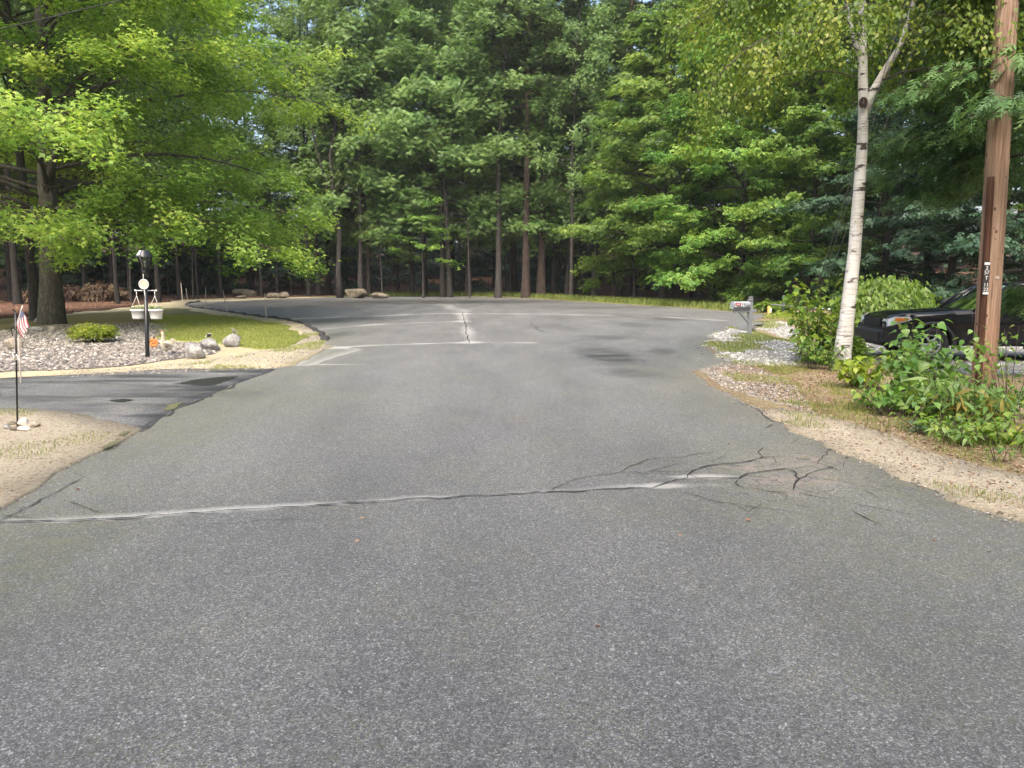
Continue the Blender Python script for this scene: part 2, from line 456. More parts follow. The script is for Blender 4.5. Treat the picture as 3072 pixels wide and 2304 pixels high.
def polemat():
    t = NT('weathered_pole_wood'); v = t.coord()
    g = t.n('TexNoise', Vector=t.mapping(v, (1, 1, .03)), Scale=34.0, Detail=7, Roughness=.75).outputs['Fac']
    col = t.ramp(g, [(.3, (.05, .028, .019)), (.4, (.16, .095, .062)), (.55, (.29, .19, .128)), (.75, (.43, .32, .24))])
    hgt = t.n('SeparateXYZ', Vector=v).outputs['Z']
    red = t.ramp(t.math('ADD', t.math('MULTIPLY', hgt, .35), t.math('MULTIPLY', t.noise(v, 1.5), .5)), [(.15, 1), (.75, 0)])
    col = t.mix(t.math('MULTIPLY', red, .4), col, (.26, .11, .06))
    crack = t.ramp(t.n('TexNoise', Vector=t.mapping(v, (1, 1, .02)), Scale=17.0, Detail=3).outputs['Fac'], [(.0, 0), (.35, 1)])
    kn = t.n('TexVoronoi', None, Vector=t.mapping(v, (1, 1, .6)), Scale=9.0).outputs['Distance']
    col = t.mix(t.ramp(kn, [(.10, 1), (.16, 0)]), col, (.05, .03, .02))
    b = t.prin(Base_Color=col, Roughness=.85, Normal=t.bump(t.math('MULTIPLY', g, crack), .7, .02))
    return t.done(b)
MT['pole'] = polemat()
def birchmat():
    t = NT('birch_bark'); v = t.coord()
    lines = t.noise(t.mapping(v, (1.2, 1.2, 26)), 2.2, 4, .6)
    band = t.noise(t.mapping(v, (2.5, 2.5, 7)), 1.1, 4, .6)
    col = t.ramp(t.noise(t.mapping(v, (1, 1, .6)), 3, 4), [(.3, (.47, .46, .44)), (.7, (.68, .675, .66))])
    col = t.mix(t.ramp(t.noise(v, 1.7, 5, .7), [(.5, 0), (.68, .8)]), col, (.45, .37, .29))
    col = t.mix(t.ramp(lines, [(.53, 0), (.62, .75)]), col, (.25, .22, .2))
    col = t.mix(t.ramp(band, [(.57, 0), (.62, 1)]), col, (.055, .045, .04))
    b = t.prin(Base_Color=col, Roughness=.8, Normal=t.bump(lines, .4, .01))
    return t.done(b)
MT['birch_bark'] = birchmat()
def paintmat():
    t = NT('black_car_paint')
    n = t.noise(t.coord(), 3, 3)
    b = t.prin(Base_Color=(.006, .006, .008), Roughness=t.math('ADD', .05, t.math('MULTIPLY', n, .08)))
    b.inputs['Specular IOR Level'].default_value = .4
    return t.done(b)
MT['paint'] = paintmat()
def glassmat(name, c, a):
    t = NT(name)
    tr = t.n('BsdfTransparent', Color=c)
    gl = t.n('BsdfGlossy', Color=(.9, .95, 1, 1), Roughness=.03)
    fr = t.math('ADD', t.n('Fresnel', IOR=1.5).outputs[0], a, True)
    return t.done(t.n('MixShader', None, _0=fr, _1=tr.outputs[0], _2=gl.outputs[0]))
MT['glass'] = glassmat('car_glass', (.62, .68, .68, 1), .12)
MT['lamp_glass'] = glassmat('lantern_glass', (.75, .75, .72, 1), .06)
MT['amber'] = plain('amber_lens', (.75, .22, .02), .25)
MT['lens'] = plain('clear_lens', (.62, .66, .68), .15)
MT['chrome'] = plain('chrome', (.6, .62, .64), .15, .9)
MT['rubber'] = plain('tyre_rubber', (.02, .02, .02), .85, 0, .2, 30, .3)
MT['solar'] = plain('sky_sheen_panel', (.62, .64, .66), .25)  # pale sky reflection painted into the panel colour

# ---------------------------------------------------------------- ground sheets
def inside(poly, X, Y):
    poly = np.asarray(poly); x0, y0 = poly[:, 0], poly[:, 1]
    x1, y1 = np.roll(x0, -1), np.roll(y0, -1)
    r = np.zeros(X.shape, bool)
    for a, b, c, d in zip(x0, y0, x1, y1):
        if b == d: continue
        r ^= ((b > Y) != (d > Y)) & (X < (c - a) * (Y - b) / (d - b) + a)
    return r
def segdist(poly, X, Y, closed=True, signed=False):
    poly = np.asarray(poly, float)
    best = np.full(X.shape, 1e9); side = np.zeros(X.shape)
    n = len(poly)
    for i in range(n if closed else n - 1):
        a, b = poly[i], poly[(i + 1) % n]
        d = b - a; L2 = max(d @ d, 1e-9)
        t = np.clip(((X - a[0]) * d[0] + (Y - a[1]) * d[1]) / L2, 0, 1)
        ex, ey = X - a[0] - t * d[0], Y - a[1] - t * d[1]
        q = np.hypot(ex, ey)
        m = q < best
        best = np.where(m, q, best)
        side = np.where(m, np.sign(d[0] * ey - d[1] * ex), side)
    return (best, side) if signed else best
def jagged(poly, step=.25, amp=.05, seed=0, closed=True, smooth=True):
    poly = np.asarray(poly, float); rg = np.random.default_rng(seed)
    out = []
    n = len(poly)
    for i in range(n if closed else n - 1):
        p0, p1, p2, p3 = (poly[(i + k) % n] if closed else poly[min(max(i + k, 0), n - 1)] for k in (-1, 0, 1, 2))
        L = np.linalg.norm(p2 - p1)
        m = int(min(max(1, L / step), 60))
        t = np.arange(m)[:, None] / m
        if smooth and L < 14 and max(np.linalg.norm(p1 - p0), np.linalg.norm(p3 - p2)) < 6 * L:
            q = .5 * ((2 * p1) + (p2 - p0) * t + (2 * p0 - 5 * p1 + 4 * p2 - p3) * t ** 2 + (3 * p1 - p0 - 3 * p2 + p3) * t ** 3)
        else: q = p1 + (p2 - p1) * t
        out.append(q)
    q = np.concatenate(out)
    if not closed: q = np.vstack([q, poly[-1]])
    ph = rg.uniform(0, 6, 8)
    s = np.arange(len(q))
    off = rg.normal(0, 1, (len(q), 2)) * .5 + np.stack([np.sin(s * .9 + ph[0]) + np.sin(s * .37 + ph[1]), np.sin(s * .8 + ph[2]) + np.sin(s * .31 + ph[3])], 1) * .6
    dist = np.hypot(q[:, 0], q[:, 1])
    return q + off * amp * np.clip(dist / 9, .3, 2.5)[:, None]
SHEETS = {}
def sheet(name, poly, mat, zoff, step=.25, amp=.05, seed=0, res=1.2, smooth=True, parent=None, kind='structure', rim=0):
    b = jagged(poly, step, amp, seed, True, smooth)
    SHEETS[name] = b
    x0, y0 = b.min(0); x1, y1 = b.max(0)
    gx, gy = np.meshgrid(np.arange(x0, x1, res), np.arange(y0, y1, res))
    gx, gy = gx.ravel(), gy.ravel()
    keep = inside(b, gx, gy)
    gx, gy = gx[keep], gy[keep]
    far = segdist(b, gx, gy) > res * .4
    pts = [Vector(p) for p in b] + [Vector((x, y)) for x, y in zip(gx[far], gy[far])]
    n = len(b)
    v, e, f, *_ = delaunay_2d_cdt(pts, [(i, (i + 1) % n) for i in range(n)], [], 1, 1e-5)
    V = np.array([(p.x, p.y) for p in v])
    z = terrain(V[:, 0], V[:, 1]) + zoff
    F = np.array([t for t in f if len(t) == 3], int)
    if F.size:
        a = V[F]
        cr = (a[:, 1, 0] - a[:, 0, 0]) * (a[:, 2, 1] - a[:, 0, 1]) - (a[:, 1, 1] - a[:, 0, 1]) * (a[:, 2, 0] - a[:, 0, 0])
        F[cr < 0] = F[cr < 0][:, ::-1]
    e = np.concatenate([F[:, [0, 1]], F[:, [1, 2]], F[:, [2, 0]]])
    key = np.sort(e, 1); _, inv, cnt = np.unique(key, axis=0, return_inverse=True, return_counts=True)
    be = e[cnt[inv.ravel()] == 1]                     # border edges get a lip reaching down to what lies below
    nb = len(V)
    if rim:
        me = mesh_np(name, np.column_stack([V, z]), F, mat, attrs=dict(rim=np.clip(segdist(b, V[:, 0], V[:, 1]) / rim, 0, 1)))
        return tag(link(name, me, parent), kind=kind)
    Vx = np.concatenate([np.column_stack([V, z]), np.column_stack([V, z - .09])])
    me = mesh_np(name, Vx, [F, np.column_stack([be[:, 1], be[:, 0], be[:, 0] + nb, be[:, 1] + nb])], mat, smooth=False)
    return tag(link(name, me, parent), kind=kind)

# base terrain, out to the horizon
def axis(parts):
    return np.unique(np.concatenate([np.arange(a, b, s) for a, b, s in parts]))
gx = axis([(-700, -200, 100), (-200, -60, 10), (-60, 60, 1.5), (60, 200, 10), (200, 701, 100)])
gy = axis([(-700, -100, 100), (-100, -10, 10), (-10, 90, 1.5), (90, 200, 10), (200, 701, 100)])
XX, YY = np.meshgrid(gx, gy)
ZZ = terrain(XX, YY) - .06
me = mesh_np('ground', np.stack([XX, YY, ZZ], -1).reshape(-1, 3), gridfaces(len(gy), len(gx), False), MT['floor'], smooth=True)
tag(link('ground', me), kind='structure')

LEFT_EDGE = [(-300, 1260), (-120, 1175), (0, 1103), (60, 1068), (150, 1010), (240, 965), (285, 941), (298, 931)]
DRIVE_TOP = [(592, 797), (450, 795), (250, 804), (0, 818), (-260, 830)]
DRIVE_BOT = [(-260, 880), (-80, 884), (0, 886), (80, 888), (150, 893), (200, 900), (255, 916), (298, 931)]
YARD_EDGE = [(592, 797), (630, 791), (662, 779), (700, 752), (706, 737), (690, 720), (660, 703), (620, 692), (570, 686), (500, 676), (450, 669), (415, 664), (404, 657), (430, 652), (520, 649.5), (600, 646), (700, 642)]
FAR_EDGE = [(700, 642), (830, 640.5), (960, 640), (1100, 643), (1300, 655), (1500, 667), (1600, 676), (1655, 683)]
RIGHT_EDGE = [(1655, 683), (1640, 690), (1600, 701), (1545, 724), (1530, 742), (1537, 758), (1558, 774), (1582, 785), (1535, 795), (1507, 801), (1500, 808), (1560, 845), (1640, 885), (1740, 935), (1850, 985), (1980, 1040), (2100, 1090), (2212, 1128), (2420, 1205)]
q = lambda L: [Q(*p) for p in L]
road_poly = [(-9, -6)] + q(LEFT_EDGE) + q([(430, 865)]) + q(YARD_EDGE) + q(FAR_EDGE)[1:] + q(RIGHT_EDGE)[1:] + [(9, -6)]

# the road: fine grid so that stains, sand and wet streaks keep their own shapes
rx = axis([(-34, -9, .5), (-9, -6, .16), (-6, 6.6, .065), (6.6, 9, .16), (9, 32, .5)])
ry = [-6.0, -4, -2, 0, 1.2]; y = 1.9
while y < 62: ry.append(y); y *= 1.0 + .0105 + .00012 * y
ry = np.array(ry)
X, Y = np.meshgrid(rx, ry)
rd = segdist(road_poly, X, Y); rin = inside(road_poly, X, Y)
keepv = rin | (rd < .7)
fac = gridfaces(len(ry), len(rx), False)
fac = fac[keepv.ravel()[fac].all(1)]
used = np.unique(fac); remap = np.full(X.size, -1); remap[used] = np.arange(len(used))
Xv, Yv = X.ravel()[used], Y.ravel()[used]
def pl(L): return np.array([Q(*p) for p in L])
def z2(L): return [P(1500 + a * .463, 1150 + b * .463)[:2] for a, b in L]     # points read off an enlarged detail
SEAM = [P(*p)[:2] for p in [(-60, 1570), (0, 1568), (208, 1564), (426, 1552), (648, 1536), (880, 1522), (1024, 1513), (1260, 1498), (1500, 1486), (1653, 1478), (1745, 1476), (1870, 1466), (1963, 1467)]]
rng = np.random.default_rng(5)
def band(line, w_far, w_near, lo=None):
    d, s = segdist(line, Xv, Yv, False, True)
    far = s > 0
    return np.where(far, np.exp(-(d / w_far) ** 1.5), np.exp(-(d / w_near) ** 1.5))
xs = Xv
env = np.interp(xs, [-5, -3.9, -3.3, -2.4, -1.7, -1.2, -.7, -.3, .3, .9, 1.5], [0, .25, .85, 1.05, 1.0, .62, .85, .5, .62, .45, .2])
sand = band(SEAM, .15, .02) * env * 1.25
for L, w, k in [([(1386, 939), (1397, 975), (1408, 1029)], .35, .85), ([(1010, 1042), (1110, 1036), (1200, 1033), (1406, 1027), (1598, 1028)], .22, 1.0),
             ([(960, 988), (1100, 975), (1300, 966), (1381, 964)], .4, .9), ([(872, 957), (1060, 950), (1300, 941), (1634, 942), (2000, 951), (2170, 961)], .55, .95),
             ([(1330, 912), (1386, 935)], .9, .8), ([(968, 1093), (1100, 1092)], .12, .9)]:
    d = segdist([P(*p)[:2] for p in L], Xv, Yv, False)
    sand += np.exp(-(d / w) ** 1.6) * k * 1.12 * (.8 + .2 * np.sin(Xv * 1.7 + Yv) * np.sin(Xv * .63 + 2) + .10 * np.sin(Xv * 5.1))
sp = np.array([P(*p)[:2] for p in [(880, 1098), (960, 1030), (1010, 1040), (1090, 1048), (1010, 1070), (940, 1096)]])
sand += np.where(inside(sp, Xv, Yv), .52, .0) + .3 * np.exp(-(segdist(sp, Xv, Yv) / .2) ** 2)
for c, w in [((1490, 2275), .05), ((1430, 2290), .045), ((1560, 2265), .04), ((1455, 2140), .06), ((1500, 2190), .04), ((1430, 2180), .04), ((1540, 2120), .03)]:
    p = P(*c); sand += .28 * np.exp(-(((Xv - p[0]) ** 2 + (Yv - p[1]) ** 2) / w ** 2))
for a, b, sx, sy, k in [(1290, 605, .30, .06, 1.0), (1060, 665, .16, .07, .7), (1330, 660, .9, .12, .55), (1350, 600, .3, .14, .5), (1740, 495, .28, .08, .6), (1950, 760, .5, .10, .45), (1700, 710, .25, .06, .5), (1560, 115, .25, .18, .7), (1790, 255, .25, .12, .6)]:
    p = z2([(a, b)])[0]; sand += k * np.exp(-(((Xv - p[0]) / sx) ** 2 + ((Yv - p[1]) / sy) ** 2))
# frost-cracked corner stays paler, greenish near the edges
moss = .85 * np.exp(-(segdist(road_poly, Xv, Yv) / .75) ** 1.3) * (Yv < 22)
for (a, b), sx, sy, k in [((2320, 1400), .9, .9, .8), ((2330, 1520), .9, .5, .6), ((90, 1620), .45, .8, .7), ((560, 1280), .7, .9, .6), ((820, 1200), 1.3, 1.2, .55), ((130, 1760), .4, .8, .45), ((2750, 1700), .7, .8, .5), ((2900, 2000), .5, .6, .4), ((430, 1330), .6, .5, .5)]:
    p = P(a, b); moss += k * np.exp(-(((Xv - p[0]) / sx) ** 2 + ((Yv - p[1]) / sy) ** 2))
pink = np.zeros_like(Xv)
for a, b, sx, sy in [(1980, 500, .35, .25), (2010, 620, .3, .2), (1780, 640, .15, .12), (1600, 545, .2, .1), (1960, 715, .15, .08)]:
    p = z2([(a, b)])[0]; pink += np.exp(-(((Xv - p[0]) / sx) ** 2 + ((Yv - p[1]) / sy) ** 2))
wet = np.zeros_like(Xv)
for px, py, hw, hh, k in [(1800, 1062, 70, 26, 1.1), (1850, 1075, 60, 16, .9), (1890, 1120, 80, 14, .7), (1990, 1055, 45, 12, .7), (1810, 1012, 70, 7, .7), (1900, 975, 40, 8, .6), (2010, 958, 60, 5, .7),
                          (1640, 980, 90, 7, .35), (980, 965, 90, 14, .8), (1120, 955, 90, 8, .5), (860, 925, 240, 16, .85), (1100, 905, 380, 9, .9), (1480, 905, 260, 6, .75), (1800, 922, 200, 5, .6), (650, 915, 110, 20, .8), (1000, 1005, 50, 12, .7), (700, 1180, 120, 30, .35), (1900, 950, 160, 5, .4)]:  # far-edge strips: damp tar with the trees' shade painted in
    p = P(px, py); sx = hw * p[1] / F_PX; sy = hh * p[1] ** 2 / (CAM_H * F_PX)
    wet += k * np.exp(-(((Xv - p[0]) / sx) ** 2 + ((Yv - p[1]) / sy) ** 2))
rz = np.zeros_like(Xv) + .004 * np.sin(Xv * .7) * np.sin(Yv * .5) - .02 * (segdist(road_poly, Xv, Yv) < .0)
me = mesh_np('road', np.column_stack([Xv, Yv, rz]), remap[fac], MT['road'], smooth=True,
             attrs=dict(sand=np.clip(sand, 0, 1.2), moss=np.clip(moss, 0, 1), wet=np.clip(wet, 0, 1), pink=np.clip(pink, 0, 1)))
road = tag(link('road', me), kind='structure')

# cracks: narrow open joints with broken lips, parts of the road
def crack(pts, w, seed, amp=.012, step=.06):
    pts = np.asarray(pts, float)
    d = np.hypot(*pts.mean(0)); sc_ = max(1.0, d / 6)
    c = jagged(pts, step * sc_, 0, seed, False)
    rg = np.random.default_rng(seed)
    n = len(c)
    jit = np.cumsum(rg.normal(0, 1, (n, 2)), 0); jit -= np.linspace(0, 1, n)[:, None] * jit[-1]
    jit = jit - np.array([np.convolve(jit[:, k], np.ones(9) / 9, 'same')[:n] if n > 9 else jit[:, k] * .5 for k in (0, 1)]).T
    c = c + jit * amp * sc_ + rg.normal(0, amp * .35 * sc_, (n, 2))
    t = np.gradient(c, axis=0); t /= np.linalg.norm(t, axis=1, keepdims=True) + 1e-9
    nrm = np.stack([-t[:, 1], t[:, 0]], 1)
    ww = w * rg.uniform(.45, 1.3, n) * np.interp(np.arange(n), [0, 2, n - 3, n - 1], [.2, 1, 1, .2])
    L, Rr = c + nrm * ww[:, None] / 2, c - nrm * ww[:, None] / 2
    V = np.concatenate([np.column_stack([L, np.full(n, .009)]), np.column_stack([Rr, np.full(n, .009)])])
    i = np.arange(n - 1)
    F = np.stack([i, i + n, i + n + 1, i + 1], 1)
    link('crack', mesh_np('crack', V, F, MT['crack']), road)
crack(SEAM, .021, 1)
for k, (L, w) in enumerate([([(330, 705), (420, 655), (540, 612), (780, 582), (1000, 578), (1230, 572)], .008), ([(780, 582), (900, 515), (1040, 488), (1150, 485), (1280, 460), (1420, 450)], .008),
        ([(1000, 685), (1080, 640), (1220, 612), (1260, 570), (1380, 535), (1560, 512), (1650, 500), (1700, 485), (1870, 480)], .014), ([(1220, 618), (1400, 615), (1550, 620), (1620, 585), (1700, 570), (1890, 565), (1920, 640), (1905, 700)], .013),
        ([(1550, 620), (1530, 650), (1590, 690)], .01), ([(1150, 700), (1280, 735), (1430, 775), (1600, 805), (1900, 838)], .008), ([(1660, 708), (1890, 712)], .01), ([(1700, 485), (1665, 445), (1705, 420)], .01),
        ([(1510, 110), (1650, 165), (1700, 205), (1780, 250), (1830, 262), (1900, 305)], .016), ([(1720, 300), (1740, 280), (1770, 265), (1830, 262)], .014), ([(1870, 480), (2050, 520), (2212, 570)], .009), ([(1920, 640), (2080, 560), (2240, 540)], .008), ([(1905, 700), (2060, 740), (2210, 770)], .008), ([(2050, 520), (2120, 440), (2212, 400)], .008)]):
    crack(z2(L), w * 1.2, 10 + k)
zl = lambda L: [P(a * .463, 1300 + b * .463)[:2] for a, b in L]
for k, (L, w) in enumerate([([(0, 575), (120, 515), (280, 430), (430, 345), (540, 290), (500, 262)], .009), ([(330, 345), (430, 345)], .007), ([(1250, 598), (1600, 580), (1950, 560)], .005)]):
    crack(zl(L), w * 1.3, 40 + k)
crack([P(*p)[:2] for p in [(1386, 936), (1391, 955), (1397, 975), (1399, 1000), (1408, 1030)]], .03, 50, .004)
crack([P(*p)[:2] for p in [(298 * K, 934 * K), (360 * K, 894 * K), (430 * K, 865 * K), (520 * K, 825 * K), (590 * K, 797 * K)]], .035, 51, .02)
crack([P(*p)[:2] for p in [(1590, 968), (1625, 995), (1700, 1001)]], .03, 52)

# alligator cracking at the broken corner: cell borders between random points
def crack_web(cx, cy, rx_, ry_, cell, seed, keep=.7):
    rg = np.random.default_rng(seed); n = int(4 * rx_ * ry_ / cell ** 2)
    pts = np.column_stack([rg.uniform(cx - rx_, cx + rx_, n), rg.uniform(cy - ry_, cy + ry_, n)])
    v, e, f, *_ = delaunay_2d_cdt([Vector(p) for p in pts], [], [], 0, 1e-6)
    V = np.array([(p.x, p.y) for p in v]); cc, em = [], {}
    for k, t in enumerate(f):
        a, b, c = V[t[0]], V[t[1]], V[t[2]]
        d = 2 * (a[0] * (b[1] - c[1]) + b[0] * (c[1] - a[1]) + c[0] * (a[1] - b[1]))
        s2 = [p @ p for p in (a, b, c)]
        cc.append(np.array([s2[0] * (b[1] - c[1]) + s2[1] * (c[1] - a[1]) + s2[2] * (a[1] - b[1]), s2[0] * (c[0] - b[0]) + s2[1] * (a[0] - c[0]) + s2[2] * (b[0] - a[0])]) / (d or 1e-9))
        for i in range(3): em.setdefault(tuple(sorted((t[i], t[(i + 1) % 3]))), []).append(k)
    for k2 in em.values():
        if len(k2) != 2: continue
        a, b = cc[k2[0]], cc[k2[1]]; m = (a + b) / 2
        if np.linalg.norm(a - b) > cell * 2.2 or np.linalg.norm(a - b) < .03: continue
        r = math.hypot((m[0] - cx) / rx_, (m[1] - cy) / ry_)
        if r > .95 or rg.uniform() > keep * (1.15 - r * .7): continue
        crack([a, b], rg.uniform(.006, .012), int(rg.integers(1e6)), .006)
w1 = P(2330, 1440); crack_web(w1[0], w1[1], .95, 1.25, .26, 3)
w2 = P(2620, 1480); crack_web(w2[0], w2[1], .6, .7, .26, 4, .6)
w3 = P(2440, 1350); crack_web(w3[0], w3[1], .5, .9, .3, 5, .5)
w4 = P(110, 1540); crack_web(w4[0], w4[1], .4, .5, .3, 6, .5)
# left side
drive_poly = q([(304, 934), (360, 895), (430, 866), (520, 826), (594, 798)]) + q([(560, 793), (450, 790), (250, 799), (0, 812), (-260, 826), (-270, 886), (0, 892), (150, 899), (250, 921)])
sheet('driveway', drive_poly, MT['drive'], .008, .3, .015, 2)
sheet('near_verge', q(LEFT_EDGE) + q(DRIVE_BOT)[::-1][1:] + [Q(-260, 990)], MT['sand'], .022, .18, .035, 3, .6)
yard_poly = q(DRIVE_TOP)[::-1] + q(YARD_EDGE)[1:] + [(-18, 62), (-60, 62), (-60, 20)]
sheet('yard', yard_poly, MT['yard'], .02, .3, .05, 4)
sheet('lawn', q([(346, 735), (430, 741), (520, 751), (575, 757), (628, 751), (650, 737), (640, 718), (608, 702), (560, 694), (480, 684), (430, 681), (346, 683)]), MT['lawn'], .03, .3, .05, 5)
sheet('olive_grass', q([(346, 700), (344, 684), (440, 680), (420, 673), (380, 667), (300, 671), (140, 682), (0, 692), (-150, 700), (-150, 728), (0, 717), (60, 708), (150, 703)]), MT['olive_lawn'], .028, .3, .05, 15)
bed_poly = q([(-200, 842), (0, 808), (200, 798), (300, 790), (385, 777), (440, 771), (480, 764), (470, 752), (430, 743), (346, 737), (346, 701), (150, 704), (60, 709), (0, 718), (-200, 735)])
sheet('gravel_bed', bed_poly, MT['gravel_sheet'], .036, .25, .05, 6)
lit_poly = q([(-150, 700), (0, 690), (60, 686), (140, 680), (240, 668), (330, 656), (400, 648), (470, 645), (560, 643.5), (690, 641)]) + [(-13, 66), (-60, 66), (-60, 33)]
sheet('leaf_litter', lit_poly, MT['litter'], .045, .5, .12, 7, 2.5)
# right side and far side
right_poly = q(RIGHT_EDGE)[:-1] + [(7.5, 4.4), (40, 4), (40, 40), (22, 52)]
sheet('right_verge', right_poly, MT['bank'], .02, .18, .03, 8, .8)
sheet('sand_strip', q([(2330, 1180), (2212, 1134), (2100, 1096), (1980, 1046), (1850, 991), (1740, 940), (1652, 897), (1668, 888), (1740, 893), (1850, 922), (1950, 962), (2080, 1002), (2212, 1036), (2330, 1070)]), MT['sand'], .03, .12, .06, 9, .5)
sheet('gravel_patch', q([(1536, 757), (1558, 773), (1590, 786), (1650, 792), (1720, 790), (1800, 780), (1830, 762), (1760, 735), (1740, 712), (1700, 695), (1650, 694), (1602, 701), (1546, 723), (1529, 742)]), MT['white_gravel'], .03, .2, .05, 10, .6)
sheet('truck_driveway', [(7.2, 15.2), (8.6, 14.2), (12, 13.9), (20, 13.5), (20, 22.5), (12, 22), (8, 21), (6.6, 18.5)], MT['white_gravel'], .035, .3, .08, 11, .7)
sheet('grass_verge', q([(660, 641.8), (830, 640), (960, 639.5), (1100, 642.5), (1300, 654.5), (1500, 666.5), (1600, 675), (1655, 682)]) + [(20, 50), (17, 54), (8, 60), (0, 64), (-10, 66), (-22, 66)], MT['verge'], .025, .4, .1, 12, 2)

# dark tar berm round the yard bulge, wet and mossy places on the tar
bl = jagged(q(YARD_EDGE[4:14]), .25, .02, 21, False)
a_ = Acc(); a_.tube(np.column_stack([bl, np.full(len(bl), .012)]), .075 + .02 * np.sin(np.arange(len(bl)) * .9), 8); tag(a_.obj('asphalt_berm', MT['berm'], None, True), kind='structure')
F3 = lambda L: q([(x * 1080 / 1269 / K, (690 + y * 1080 / 1269) / K) for x, y in L])
for k, L in enumerate([[(-60, 590), (60, 570), (170, 535), (262, 518), (262, 526), (200, 540), (110, 560), (40, 585), (-60, 600)], [(590, 552), (660, 530), (760, 518), (850, 516), (830, 534), (760, 552), (700, 556), (640, 548)], [(370, 604), (450, 594), (500, 600), (460, 612), (400, 614)]]):
    sheet('wet_patch', F3(L), MT['wet'], .013, .12, .03, 60 + k, .12, rim=.22)
for k, L in enumerate([[(300, 800), (350, 765), (400, 728), (440, 712), (492, 712), (480, 732), (440, 762), (400, 782), (350, 795)], [(560, 632), (610, 612), (670, 607), (650, 622), (600, 642), (566, 646)]]):
    sheet('moss_patch', F3(L), MT['moss'], .034 if k == 0 else .014, .08, .03, 70 + k, .07, rim=.16)
# ---------------------------------------------------------------- leaves and trees
def tmpl(kind):
    if kind == 'rhomb':                  # one folded leaf
        V = [(0, 0, 0), (.45, .30, .08), (1, 0, -.05), (.45, -.30, .08)]; F = [(0, 1, 2, 3)]
    elif kind == 'long':                 # drooping group of five narrow leaves
        V, F = [], []
        for k, (a, dr) in enumerate([(-70, .5), (-35, .25), (0, .15), (38, .3), (75, .55)]):
            c, s = math.cos(R(a)), math.sin(R(a))
            loc = [(.02, 0, 0), (.5, .13, -.12 * dr), (1, 0, -.75 * dr), (.5, -.13, -.12 * dr)]
            V += [(x * c - y * s, x * s + y * c, z) for x, y, z in loc]; F.append(tuple(4 * k + i for i in range(4)))
    elif kind == 'maple':                # lobed blade
        V = [(0, 0, 0), (.38, -.52, -.05), (.52, -.2, .04), (1, 0, -.14), (.52, .2, .04), (.38, .52, -.05)]; F = [(0, 1, 2, 3, 4, 5)]
    elif kind == 'pair':                 # leaf blades seen in opposite pairs
        V, F = [], []
        for k, (a, o) in enumerate([(35, 0), (-35, 0), (5, .5)]):
            c, s = math.cos(R(a)), math.sin(R(a))
            loc = [(0, 0, 0), (.4, .22, .06), (.8, 0, -.10), (.4, -.22, .06)]
            V += [(x * c - y * s + o, x * s + y * c, z) for x, y, z in loc]; F.append(tuple(4 * k + i for i in range(4)))
    elif kind == 'needle':               # tuft of needles
        V, F = [], []
        rg = np.random.default_rng(3)
        for k in range(9):
            a, e = rg.uniform(-1.5, 1.5), rg.uniform(-.5, .9)
            d = np.array([math.cos(a) * math.cos(e), math.sin(a) * math.cos(e), math.sin(e)])
            n = np.cross(d, (0, 0, 1)); n /= np.linalg.norm(n) + 1e-9
            V += [tuple(n * .045), tuple(-n * .045), tuple(d)]; F.append((3 * k, 3 * k + 1, 3 * k + 2))
    elif kind == 'frond':                # flat hemlock spray, drooping at the tip
        V, F = [], []
        for k in range(7):
            t = k / 7; sgn = 1 if k % 2 else -1
            L = .55 * (1 - t * .75)
            bx, bz = t * .9, -.35 * t * t
            a = sgn * R(48)
            c, s = math.cos(a), math.sin(a)
            loc = [(0, -.035, 0), (L * .5, -.07, -.02), (L, 0, -.12 * L), (L * .5, .07, -.02)]
            V += [(x * c - y * s + bx, x * s + y * c, z + bz) for x, y, z in loc]; F.append(tuple(4 * k + i for i in range(4)))
        V += [(0, -.02, 0), (.5, -.05, -.1), (1.05, 0, -.42), (.5, .05, -.1)]; F.append((28, 29, 30, 31))
    return np.array(V, float), np.array(F, int)
TM = {k: tmpl(k) for k in ('rhomb', 'long', 'maple', 'pair', 'needle', 'frond')}
def norm(a): return a / (np.linalg.norm(a, axis=-1, keepdims=True) + 1e-9)
def leaves(acc, pts, u, n, size, kind, tint):
    T, F = TM[kind]
    u = norm(u); n = norm(n - (n * u).sum(1, keepdims=True) * u); w = np.cross(n, u)
    V = pts[:, None] + size[:, None, None] * (T[None, :, 0:1] * u[:, None] + T[None, :, 1:2] * w[:, None] + T[None, :, 2:3] * n[:, None])
    FF = (np.arange(len(pts))[:, None, None] * len(T) + F[None]).reshape(-1, F.shape[1])
    acc.add(V.reshape(-1, 3), FF, np.repeat(tint, len(F)))
def limb_path(rg, p0, az, el, L, n=6, droop=.3, wob=.06):
    # starts at elevation el and bends by droop (negative bends up)
    pts = [np.array(p0, float)]
    for i in range(1, n):
        t = i / (n - 1)
        e = el - droop * t
        a = az + rg.normal(0, wob * 2)
        d = np.array([math.cos(a) * math.cos(e), math.sin(a) * math.cos(e), math.sin(e)])
        pts.append(pts[-1] + d * L / (n - 1) + rg.normal(0, wob * L / n, 3) * (1, 1, .6))
    return np.array(pts)
def at_path(path, t):
    f = t * (len(path) - 1); i = min(int(f), len(path) - 2); g = f - i
    return path[i] * (1 - g) + path[i + 1] * g, norm(path[i + 1] - path[i])
